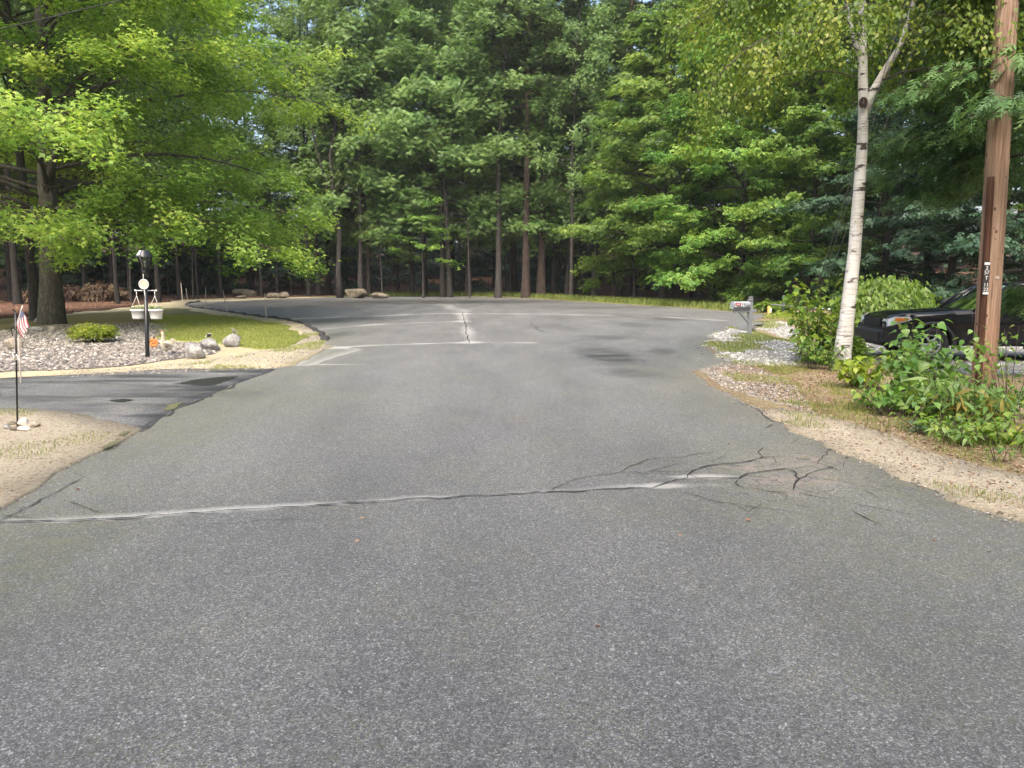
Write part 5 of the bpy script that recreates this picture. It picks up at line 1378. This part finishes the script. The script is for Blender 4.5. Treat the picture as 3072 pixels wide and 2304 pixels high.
    bm = bmesh.new(); hb = [bm.verts.new(c) for c in [(.15, s * .895, .90), (.46, s * .945, .965), (.42, s * .942, 1.005), (.17, s * .893, 1.0)]]
    bm.faces.new(hb if s < 0 else hb[::-1]); am = bm_obj('amber_lens', bm, MT['amber'], hl)
    for v_ in am.data.vertices: v_.co.y *= 1.018; v_.co.x -= .01
    bevel_box('taillight', .05, .14, .36, (5.41, s * .84, 1.0), MT['rooster_red'], tr, .01)
# bumper, grille, skid
bm = bmesh.new(); bmesh.ops.create_cube(bm, size=1, matrix=Matrix.Translation((.03, 0, .56)) @ Matrix.Diagonal((.36, 1.74, .42, 1)))
bmesh.ops.bevel(bm, geom=bm.edges[:], offset=.09, segments=3, affect='EDGES'); bm_obj('front_bumper', bm, MT['matte_black'], tr, False)
for s in (-1, 1):
    a = Acc()
    V = [(-.06, s * .78, .40), (-.06, s * .80, .78), (.10, s * .955, .84), (.38, s * .96, .80), (.50, s * .95, .60), (.44, s * .945, .42), (.12, s * .93, .38)]
    ctr = np.mean(V, 0) + (0, s * .03, 0)
    a.add(V + [tuple(ctr)], [(i, (i + 1) % 7, 7) for i in range(7)]); a.obj('bumper_corner', MT['matte_black'], tr)
bevel_box('grille', .04, 1.05, .24, (-.005, 0, .88), MT['matte_black'], tr, .02)
for k in range(4): bevel_box('grille_bar', .03, 1.0, .018, (-.025, 0, .80 + .052 * k), MT['matte_black'], tr, .005)
bevel_box('rear_bumper', .2, 1.7, .2, (5.48, 0, .62), MT['chrome'], tr, .04)
bevel_box('underbody', 4.9, 1.5, .16, (2.7, 0, .44), MT['matte_black'], tr, .02)
# windscreen and rear window, cabin inside
a = Acc(); a.add([(1.86, -.80, 1.175), (1.86, .80, 1.175), (2.64, .64, 1.74), (2.64, -.64, 1.74), (1.80, 0, 1.185), (2.58, 0, 1.755)], [(0, 4, 5, 3), (4, 1, 2, 5)]); a.obj('windscreen', MT['glass'], tr, True)
a = Acc(); a.add([(4.16, -.78, 1.2), (4.16, .78, 1.2), (3.94, .62, 1.72), (3.94, -.62, 1.72)], [(0, 3, 2, 1)]); a.obj('rear_window', MT['glass'], tr)
bevel_box('dashboard', .34, 1.5, .16, (2.12, 0, 1.17), MT['matte_black'], tr, .05)
for u, s in ((2.82, -.4), (2.82, .4)):
    st2 = bevel_box('seat', .16, .48, .62, (u + .12, s, 1.18), MT['matte_black'], tr, .06); bevel_box('headrest', .10, .26, .17, (u + .18, s, 1.585), MT['matte_black'], st2, .04)
tt = np.linspace(0, 2 * PI, 25); a = Acc()
a.tube(np.column_stack([2.44 + .07 * np.sin(tt), -.40 + .19 * np.cos(tt), 1.24 + .18 * np.sin(tt)]), .016, 8, False)
a.tube([(2.44, -.59, 1.24), (2.42, -.4, 1.235), (2.44, -.21, 1.24)], .02, 6); a.obj('steering_wheel', MT['matte_black'], tr, True)
a = Acc(); a.tube([(1.20, .60, 1.17), (1.12, .62, 1.35), (1.02, .63, 1.42)], .004, 5); a.obj('antenna', MT['matte_black'], tr)
# wheels
def wheel(u, s):
    w = link('wheel', None, tr); w.location = (u, s * .80, .395)
    def L(prof, name, mat, par, seg=36):
        a = Acc(); prof = np.array(prof, float); an = np.linspace(0, 2 * PI, seg, endpoint=False)
        V = np.stack([prof[:, :1] * np.cos(an), np.repeat(prof[:, 1:] * s, seg, 1), prof[:, :1] * np.sin(an)], -1).reshape(-1, 3)
        a.add(V, gridfaces(len(prof), seg, True)); return a.obj(name, mat, par, True)
    L([(.22, -.12), (.33, -.125), (.375, -.11), (.392, -.07), (.395, 0), (.392, .07), (.375, .11), (.33, .128), (.26, .118), (.225, .09)], 'tyre', MT['rubber'], w)
    a = Acc()
    for k in range(36):
        t_ = k * 2 * PI / 36
        for yy in (-.055, .055):
            p = np.array([.397 * math.cos(t_ + yy), yy * s, .397 * math.sin(t_ + yy)])
            d = np.array([-math.sin(t_), 0, math.cos(t_)]) * .020
            o2 = norm(np.array([math.cos(t_), 0, math.sin(t_)])) * .008
            yv = np.array([0, .045, 0])
            a.add([p - d - yv, p + d - yv, p + d + yv, p - d + yv, p - d * .8 - yv + o2, p + d * .8 - yv + o2, p + d * .8 + yv + o2, p - d * .8 + yv + o2], [(4, 5, 6, 7), (0, 1, 5, 4), (1, 2, 6, 5), (2, 3, 7, 6), (3, 0, 4, 7)])
    a.obj('tread', MT['rubber'], w)['kind'] = 'stuff'
    L([(.225, .088), (.215, .10), (.20, .06), (.19, -.08)], 'rim', MT['box_grey'], w)
    a = Acc()
    for k in range(6):
        t_ = k * PI / 3; c, s_ = math.cos(t_), math.sin(t_)
        a.tube([(.04 * c, s * .075, .04 * s_), (.20 * c, s * .085, .20 * s_)], [.035, .022], 8)
    a.obj('spokes', MT['box_grey'], w, True)
    L([(0, .095), (.045, .09), (.05, .05)], 'hub_cap', MT['matte_black'], w, 18)
for u in (.98, 4.28):
    for s in (-1, 1): wheel(u, s)

# ---------------------------------------------------------------- shrubs and plants
def leaf_mesh(name, L, W, mat, kind='heart', tint=.5):
    n = 7; t = np.linspace(0, 1, n)
    if kind == 'heart': hw = W * np.array([.0, .40, .50, .44, .30, .14, 0])
    else: hw = W * np.array([.12, .40, .5, .48, .36, .18, 0])
    z = -.35 * L * t ** 2
    V = []
    for ti, h, zz in zip(t, hw, z): V += [(ti * L, -h, zz + h * .25), (ti * L, 0, zz), (ti * L, h, zz + h * .25)]
    F = gridfaces(n, 3, False)
    return mesh_np(name, np.array(V), F, MT[mat], np.full(len(F), tint))
def leafy_plant(name, loc, label, cat, stems, mats, L, W, kind, per, spread, height, seed, group=None, petiole=.05, droop=.5, stem_r=.006, start=.2):
    rg = np.random.default_rng(seed)
    e = tag(empty(name, loc), label, cat, group)
    lms = [leaf_mesh('leaf', L, W, m, kind, tt) for m in mats for tt in (.2, .5, .85)]
    for i in range(stems):
        az = rg.uniform(0, 6.28); r = spread * math.sqrt(rg.uniform(0, 1)); h = height * rg.uniform(.6, 1.0)
        b = np.array([r * .35 * math.cos(az), r * .35 * math.sin(az), -.03]); t = np.array([r * math.cos(az), r * math.sin(az), h])
        path = np.array([b, b * .7 + t * .3 + (0, 0, h * .12), b * .3 + t * .7 + (0, 0, h * .05), t])
        a = Acc(); a.tube(path, np.linspace(stem_r, stem_r * .4, 4), 5, False); a.obj('stem', MT['twig'], e)
        for k in range(per):
            f = start + (1 - start) * (k + .7) / per
            p, d = at_path(path, min(f, .999)); la = k * 2.4 + rg.normal(0, .4)
            o = link('leaf', lms[rg.integers(len(lms))], e)
            o.location = [float(v) for v in (p + petiole * np.array([math.cos(la), math.sin(la), .5]))]
            o.rotation_euler = (rg.normal(0, .35), rg.uniform(-.25, .2 + droop), la)
            s = rg.uniform(.6, 1.2) * (1.0 - .35 * f if kind == 'heart' else 1); o.scale = (s, s, s)
    return e
def GP(px, py):
    p = P(px, py); return (p[0], p[1], float(terrain(p[0], p[1])) + .01)
GW = 'weedy plants round the utility pole'
leafy_plant('broadleaf_plant', GP(2760, 1215), 'broad-leaved green plant in front of the pickup door, tallest of the weeds', 'plant', 14, ['plant_leaf'], .17, .15, 'heart', 14, .70, 1.08, 1, GW, .07, .7)
leafy_plant('broadleaf_plant', GP(2705, 1195), 'broad-leaved green plant before the pickup front wheel', 'plant', 13, ['plant_leaf'], .16, .14, 'heart', 11, .55, .80, 2, GW, .06, .7)
leafy_plant('broadleaf_plant', GP(2700, 1255), 'low broad-leaved plant spilling toward the sandy strip', 'plant', 15, ['plant_leaf', 'shrub_leaf'], .14, .12, 'heart', 9, .65, .45, 3, GW, .05, .6)
leafy_plant('lime_plant', GP(2590, 1170), 'yellow-green bushy plant right of the birch foot', 'plant', 15, ['lime_leaf'], .12, .08, 'lance', 13, .42, .52, 4, GW, .03, .6)
leafy_plant('lance_leaf_plant', GP(2850, 1265), 'plant with long narrow pale leaves left of the pole foot', 'plant', 20, ['lance_leaf'], .22, .042, 'lance', 12, .5, .58, 5, GW, .02, .8)
leafy_plant('lance_leaf_plant', GP(2925, 1290), 'plant with long narrow pale leaves in front of the pole foot', 'plant', 18, ['lance_leaf', 'lance_leaf', 'yellow_leaf'], .22, .042, 'lance', 12, .45, .52, 6, GW, .02, .9)
leafy_plant('leafy_weed', GP(3010, 1330), 'low round-leaved weed right of the narrow-leaved plants', 'plant', 16, ['shrub_leaf'], .10, .085, 'heart', 8, .45, .28, 7, GW, .04, .4)
leafy_plant('leafy_weed', GP(2995, 1395), 'little single weed with whorled leaves on the litter', 'plant', 3, ['plant_leaf'], .09, .06, 'heart', 7, .08, .17, 8, GW, .03, .4, start=.6)
leafy_plant('sapling_plant', GP(3030, 1185), 'thin sapling with sparse leaves right of the utility pole', 'plant', 13, ['shrub_leaf', 'plant_leaf'], .13, .075, 'heart', 10, .68, 1.0, 9, GW, .05, .5)
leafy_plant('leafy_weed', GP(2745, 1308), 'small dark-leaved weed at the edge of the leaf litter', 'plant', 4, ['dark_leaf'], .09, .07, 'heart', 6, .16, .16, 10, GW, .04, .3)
leafy_plant('leafy_weed', GP(3080, 1275), 'leafy weed at the far right under the hemlock boughs', 'plant', 18, ['plant_leaf', 'shrub_leaf'], .12, .08, 'heart', 10, .6, .5, 11, GW, .04, .5)

for k, (px, py, lab, mats, L, W, sp, h) in enumerate([(2640, 1232, 'low leafy weed at the left front of the weed patch', ['plant_leaf', 'shrub_leaf'], .11, .09, .4, .26), (2800, 1300, 'low leafy weed in front of the tall broad-leaved plant', ['shrub_leaf'], .10, .07, .45, .25),
        (2880, 1335, 'low leafy weed below the narrow-leaved plants', ['lance_leaf', 'shrub_leaf'], .12, .05, .4, .24), (2975, 1250, 'leafy weed close to the right side of the pole foot', ['plant_leaf'], .11, .08, .42, .42), (3050, 1345, 'low bright weed at the right end of the weed patch', ['shrub_leaf', 'lime_leaf'], .10, .08, .45, .22), (2835, 1215, 'leafy weed filling the gap left of the pole', ['plant_leaf', 'shrub_leaf'], .13, .10, .45, .6)]):
    leafy_plant('leafy_weed', GP(px, py), lab, 'plant', 16, mats, L, W, 'heart', 8, sp, h, 40 + k, GW, .04, .5)

def bush(name, loc, label, cat, seed, R_, H, n, kind, size, leaf, flat=.2, group=None, weep=False, stems=9, hang=0.0):
    rg = np.random.default_rng(seed)
    e = tag(empty(name, loc), label, cat, group)
    w, c = Acc(), Acc()
    for i in range(stems):
        az = i * 2.4 + rg.normal(0, .3); r = R_ * rg.uniform(.3, 1)
        if weep: path = [(0, 0, 0), (.1 * r * math.cos(az), .1 * r * math.sin(az), H * .8), (.6 * r * math.cos(az), .6 * r * math.sin(az), H * .92), (r * math.cos(az), r * math.sin(az), H * .35)]
        else: path = [(.05 * math.cos(az), .05 * math.sin(az), -.05), (.25 * r * math.cos(az), .25 * r * math.sin(az), H * .3), (.5 * r * math.cos(az + .2), .5 * r * math.sin(az + .2), H * .55), (.7 * r * math.cos(az), .7 * r * math.sin(az), H * .8)]
        path = np.array(path, float)
        w.tube(path, np.linspace(.016, .004, len(path)), 5, False)
    nc = n // 12
    k = rg.uniform(0, 1, nc); az = rg.uniform(0, 6.28, nc)
    if weep:
        el = np.arccos(rg.uniform(0, 1, nc)); rr = rg.uniform(.8, 1.02, nc)
        C = np.column_stack([R_ * rr * np.sin(el) * np.cos(az), R_ * rr * np.sin(el) * np.sin(az), H * rr * np.cos(el)])
    else:
        el = np.arccos(rg.uniform(-.55, 1, nc)); rr = rg.uniform(.35, 1.0, nc) ** .6 * (1 + .18 * np.sin(az * 3 + seed) + rg.normal(0, .08, nc))
        C = np.column_stack([R_ * rr * np.sin(el) * np.cos(az), R_ * rr * np.sin(el) * np.sin(az), H * .52 + H * .48 * rr * np.cos(el)])
    pts = np.repeat(C, 12, 0); m = len(pts)
    sg = R_ * .12
    pts = pts + rg.normal(0, sg, (m, 3)) * (1, 1, .6)
    if weep: pts[:, 2] -= rg.uniform(0, .25, m)
    a2 = np.repeat(az, 12) + rg.normal(0, 1, m)
    u = np.column_stack([np.cos(a2), np.sin(a2), (-1.6 if weep else -.15 - hang) + rg.normal(0, .4, m)])
    nn = np.column_stack([rg.normal(0, .5, m), rg.normal(0, .5, m), np.ones(m)]) + pts / R_ * .5
    pts[:, 2] = np.maximum(pts[:, 2], .02)
    leaves(c, pts, u, nn, size * rg.uniform(.6, 1.25, m), kind, np.clip(.5 + np.repeat(rg.normal(0, .18, nc), 12) + rg.normal(0, .16, m), 0, 1))
    w.obj('stems', MT['twig'], e, True); o = c.obj('crown', MT[leaf], e); o['kind'] = 'stuff'
    return e
b0 = P(2450, 1110)
leafy_plant('leafy_shrub', (b0[0] + .22, b0[1] + .7, -.02), 'tall loose leafy shrub just left of the white birch trunk', 'shrub', 18, ['shrub_leaf', 'shrub_leaf', 'lime_leaf'], .21, .16, 'heart', 16, .62, 1.8, 61, None, .06, .5, .008)
leafy_plant('leafy_shrub', (b0[0] + .02, b0[1] + .0, 0), 'low loose green shrub at the foot of the birch and the guy wires', 'shrub', 16, ['shrub_leaf', 'plant_leaf'], .12, .09, 'heart', 12, .52, .62, 62, None, .05, .5)
leafy_plant('leafy_shrub', (b0[0] + .42, b0[1] - .25, 0), 'low leafy green weed patch right against the birch foot', 'shrub', 14, ['shrub_leaf'], .10, .08, 'heart', 9, .45, .3, 63, None, .05, .5)
bush('leafy_shrub', (b0[0] + .75, b0[1] + .75, -.02), 'low bright green shrub just right of the birch foot, before the pickup bumper', 'shrub', 8, .38, .55, 900, 'pair', .13, 'shrub_leaf')
wsx = D(2655, 940, 25)
bush('weeping_shrub', (wsx[0], 25, float(terrain(wsx[0], 25))), 'mounded weeping shrub with bright leaves behind the pickup hood', 'shrub', 3, 1.75, 1.85, 6000, 'rhomb', .16, 'shrub_leaf', weep=True)
sb = P(262, 1034)
bush('low_shrub', (sb[0], sb[1] + .35, .04), 'small rounded yellow-green shrub in the gravel bed beside the maple', 'shrub', 4, .50, .42, 2600, 'pair', .06, 'lime_leaf')
gx0 = P(2390, 955)
bush('garden_plant', (gx0[0] + .6, gx0[1] + 4.2, 0), 'striped grassy plant behind the pipe gate', 'plant', 5, .8, .5, 700, 'rhomb', .22, 'shrub_leaf')
bush('garden_plant', (gx0[0] - .1, gx0[1] + .2, 0), 'low yellow-green plant at the foot of the pipe gate', 'plant', 6, .7, .16, 700, 'pair', .10, 'lime_leaf')
# withered rhododendrons under the left edge of the wood
for k, (px, py, R_, H, lab) in enumerate([(228, 905, 1.2, 1.0, 'withered brown rhododendron nearest the big maple trunk'), (300, 906, 1.3, 1.15, 'withered brown rhododendron in the middle of the clump'), (352, 905, 1.0, .85, 'withered brown rhododendron at the lamp post side of the clump'), (88, 912, .6, .8, 'withered brown rhododendron behind the trunk at the left')]):
    p = P(px, py)
    bush('rhododendron', (p[0], p[1], float(terrain(p[0], p[1]))), lab, 'shrub', 20 + k, R_ * .8, H * 1.1, 700, 'pair', .21, 'dry_leaf', hang=1.6, group='withered rhododendrons under the trees')

# ---------------------------------------------------------------- loose ground cover
def sample(name, n, seed, poly=None):
    rg = np.random.default_rng(seed); b = SHEETS[name] if poly is None else np.asarray(poly)
    x0, y0 = b.min(0); x1, y1 = b.max(0); out = []
    while sum(map(len, out)) < n:
        X = rg.uniform(x0, x1, n * 2); Y = rg.uniform(y0, y1, n * 2); k = inside(b, X, Y) & (Y < 70) & (np.abs(X) < Y * .95 + 2)
        out.append(np.column_stack([X[k], Y[k]]))
    return np.concatenate(out)[:n]
OCT_V = np.array([(1, 0, 0), (.3, .9, .05), (-.8, .5, 0), (-.7, -.6, .05), (.4, -.85, 0), (.1, .05, .62)], float)
OCT_F = np.array([(0, 1, 5), (1, 2, 5), (2, 3, 5), (3, 4, 5), (4, 0, 5)])
def stones_stuff(name, pts, smin, smax, mat, seed, z0=.03, pw=2.0):
    rg = np.random.default_rng(seed); n = len(pts)
    s = smin + (smax - smin) * rg.uniform(0, 1, n) ** pw; a = rg.uniform(0, 6.28, n)
    V = np.tile(OCT_V, (n, 1, 1)) * (1 + rg.normal(0, .16, (n, 6, 3)))
    V = V * s[:, None, None] * np.array([1, 1, 1])
    V[:, :, 1] *= rg.uniform(.6, 1, n)[:, None]
    c, s_ = np.cos(a)[:, None], np.sin(a)[:, None]
    X = V[:, :, 0] * c - V[:, :, 1] * s_ + pts[:, :1]; Y = V[:, :, 0] * s_ + V[:, :, 1] * c + pts[:, 1:2]
    Z = V[:, :, 2] + (terrain(pts[:, 0], pts[:, 1]) + z0)[:, None]
    F = (np.arange(n)[:, None, None] * 6 + OCT_F[None]).reshape(-1, 3)
    me = mesh_np(name, np.stack([X, Y, Z], -1).reshape(-1, 3), F, MT[mat], np.repeat(rg.uniform(0, 1, n), 5), smooth=False)
    return tag(link(name, me), kind='stuff')
def blades(name, pts, hmin, hmax, w, mat, seed, z0=.02, bend=.5, tints=None):
    rg = np.random.default_rng(seed); n = len(pts)
    h = rg.uniform(hmin, hmax, n); a = rg.uniform(0, 6.28, n); b = a + rg.normal(0, .6, n)
    base = np.column_stack([pts, terrain(pts[:, 0], pts[:, 1]) + z0])
    dx = np.column_stack([np.cos(a), np.sin(a), 0 * a]) * (w * rg.uniform(.6, 1.3, n))[:, None]
    bd = np.column_stack([-np.sin(b), np.cos(b), 0 * a]) * (h * bend * rg.uniform(.2, 1.3, n))[:, None]
    up1 = base + bd * .3 + np.column_stack([0 * h, 0 * h, h * .6]); up2 = base + bd + np.column_stack([0 * h, 0 * h, h * .95])
    V = np.stack([base - dx, base + dx, up1 + dx * .7, up1 - dx * .7, up2], 1).reshape(-1, 3)
    i = np.arange(n)[:, None] * 5
    t = rg.uniform(0, 1, n) if tints is None else tints
    me = mesh_np(name, V, [i + np.array([[3, 2, 4]]), i + np.array([[0, 1, 2, 3]])], MT[mat], np.concatenate([t, t]))
    return tag(link(name, me), kind='stuff')
def flat_leaves(name, pts, smin, smax, mat, seed, z0=.03):
    rg = np.random.default_rng(seed); n = len(pts); ac = Acc(); a = rg.uniform(0, 6.28, n)
    leaves(ac, np.column_stack([pts, terrain(pts[:, 0], pts[:, 1]) + z0]), np.column_stack([np.cos(a), np.sin(a), rg.normal(0, .12, n)]), np.column_stack([rg.normal(0, .25, n), rg.normal(0, .25, n), np.ones(n)]), rg.uniform(smin, smax, n), 'rhomb', rg.uniform(0, 1, n))
    o = ac.obj(name, MT[mat]); return tag(o, kind='stuff')
def patchy(pts, f, seed, thr=0.0):
    ph = np.random.default_rng(seed).uniform(0, 6, 6)
    v = np.sin(pts[:, 0] * f + ph[0]) * np.sin(pts[:, 1] * f * .8 + ph[1]) + .6 * np.sin(pts[:, 0] * f * 2.3 + ph[2] + pts[:, 1] * f) * np.sin(pts[:, 1] * f * 1.9 + ph[3])
    return pts[v > thr]
stones_stuff('gravel', sample('gravel_bed', 13000, 1), .02, .058, 'pebble', 1, .036)
stones_stuff('gravel', sample('gravel_patch', 5000, 2), .012, .04, 'pale_pebble', 2, .03)
stones_stuff('gravel', sample('truck_driveway', 3500, 3), .015, .045, 'pale_pebble', 3, .035)
stones_stuff('pebbles', sample('yard', 9000, 4, q([(130, 818), (592, 799), (700, 757), (712, 735), (690, 716), (650, 700), (652, 740), (560, 760), (440, 780), (300, 795), (130, 806)])), .006, .022, 'pebble', 4, .02, 3)
stones_stuff('pebbles', sample('sand_strip', 7000, 5), .003, .010, 'pebble', 5, .03, 3)
stones_stuff('pebbles', sample('near_verge', 5000, 6), .003, .010, 'pebble', 6, .022, 3)
edge = jagged(q(RIGHT_EDGE[8:]), .02, .05, 3, False)
rgE = np.random.default_rng(12)
ee = edge[rgE.integers(0, len(edge), 2600)] + rgE.normal(0, .09, (2600, 2))
stones_stuff('pebbles', ee, .004, .014, 'pebble', 7, .012, 2)
sc_ = np.column_stack([rgE.normal(P(2060, 1030)[0], 1.0, 420), rgE.normal(P(2060, 1030)[1], 2.2, 420)])
stones_stuff('pebbles', sc_, .008, .028, 'pebble', 8, .006, 2)
stones_stuff('pebbles', sample('right_verge', 5000, 9, q([(1510, 803), (1560, 786), (1650, 800), (1720, 840), (1760, 900), (1650, 868), (1560, 838)])), .006, .026, 'pebble', 9, .022, 2)
stones_stuff('pebbles', np.column_stack([rgE.uniform(-2.6, 2.8, 60), rgE.uniform(5, 15, 60)]), .004, .012, 'debris', 10, .004, 3)
bank = q([(1530, 800), (1650, 795), (1760, 830), (1900, 880), (2060, 950), (2212, 1010), (2300, 1040), (2300, 960), (2212, 940), (2060, 900), (1900, 850), (1760, 800), (1680, 770)])
bank2 = q([(1540, 800), (1660, 790), (1800, 800), (1960, 860), (2212, 930), (2320, 960), (2320, 1060), (2212, 1030), (2080, 1000), (1950, 958), (1840, 918), (1740, 888), (1650, 862)])
flat_leaves('fallen_leaves', sample('', 5200, 13, bank2), .015, .055, 'debris', 13)
blades('grass', patchy(sample('', 30000, 14, bank2), 2.9, 1, .22), .015, .06, .002, 'lawn_grass', 14)
blades('grass', patchy(sample('gravel_patch', 30000, 15), 1.7, 4, .05), .03, .08, .005, 'lawn_grass', 15, .03)
tufts = []
for px, py, n, r_ in [(2320, 1118, 260, .22), (2280, 1105, 160, .2), (2480, 1165, 160, .15), (2440, 1225, 260, .35), (2560, 1235, 200, .2), (2740, 1290, 300, .35), (2950, 1345, 260, .3), (2830, 1330, 200, .3), (2640, 1290, 200, .4), (3050, 1370, 300, .4), (2410, 1185, 160, .3)]:
    p = P(px, py); tufts.append(np.column_stack([rgE.normal(p[0], r_ * .5, n // 2), rgE.normal(p[1], r_ * .5, n // 2)]))
blades('tall_grass', np.concatenate(tufts), .04, .15, .0028, 'grass', 16, .02, .7)
flat_leaves('fallen_leaves', sample('near_verge', 2600, 31), .008, .03, 'debris', 31, .024)
blades('grass', sample('lawn', 42000, 17), .02, .05, .006, 'lawn_grass', 17, .03)
yp = sample('yard', 9000, 18, q([(130, 816), (590, 797), (690, 755), (705, 737), (690, 722), (650, 703), (655, 745), (560, 765), (440, 785), (300, 799)]))
blades('grass', patchy(yp, 1.5, 8, .1), .02, .05, .004, 'lawn_grass', 18, .02)
blades('grass', patchy(sample('near_verge', 9000, 19), 2.2, 9, .75), .015, .04, .0022, 'lawn_grass', 19, .022)
vg = sample('grass_verge', 15000, 20, q([(760, 641.5), (960, 639.5), (1100, 641.5), (1300, 654), (1500, 666), (1640, 679), (1640, 672), (1500, 659), (1300, 648), (1100, 636.5), (960, 636), (760, 638)]))
blades('weeds', vg, .08, .42, .014, 'grass', 20, .02, .6)
far_right = q([(1645, 690), (1700, 694), (1760, 715), (1800, 740), (1850, 740), (1850, 690), (1720, 678), (1660, 684)])
blades('grass', sample('', 9000, 21, far_right), .04, .16, .008, 'lawn_grass', 21, .03)
flat_leaves('fallen_leaves', sample('leaf_litter', 5000, 22), .06, .16, 'debris', 22, .05)
flat_leaves('fallen_leaves', np.column_stack([rgE.uniform(-16, 14, 120), rgE.uniform(34, 55, 120)]), .05, .10, 'debris', 23, .006)

# ---------------------------------------------------------------- damp air after the rain
hz = Acc(); hz.box(-720, 720, -720, 720, -1.6, 44)
ht = bpy.data.materials.new('damp_air'); ht.use_nodes = True
hn = ht.node_tree; hn.nodes.clear()
pv = hn.nodes.new('ShaderNodeVolumePrincipled'); pv.inputs['Color'].default_value = (.93, .95, .96, 1); pv.inputs['Density'].default_value = HAZE
pv.inputs['Anisotropy'].default_value = .2
ho_ = hn.nodes.new('ShaderNodeOutputMaterial'); hn.links.new(pv.outputs[0], ho_.inputs['Volume'])
tag(hz.obj('haze', ht), kind='stuff')

flat_leaves('fallen_leaves', sample('sand_strip', 900, 41), .012, .04, 'debris', 41, .034)
flat_leaves('fallen_leaves', np.column_stack([rgE.uniform(-3.5, 3.6, 90), rgE.uniform(3.0, 20, 90)]), .015, .05, 'debris', 42, .008)
blades('grass', patchy(sample('sand_strip', 5000, 43), 2.7, 12, .7), .02, .06, .002, 'lawn_grass', 43, .03)
stones_stuff('pebbles', jagged(q(RIGHT_EDGE[10:]), .012, .06, 5, False) + rgE.normal(0, .05, (len(jagged(q(RIGHT_EDGE[10:]), .012, .06, 5, False)), 2)), .004, .018, 'pebble', 44, .012, 2)
le = jagged(q(LEFT_EDGE[2:]), .012, .05, 6, False)
stones_stuff('pebbles', le + rgE.normal(0, .05, (len(le), 2)), .003, .014, 'pebble', 45, .014, 2)
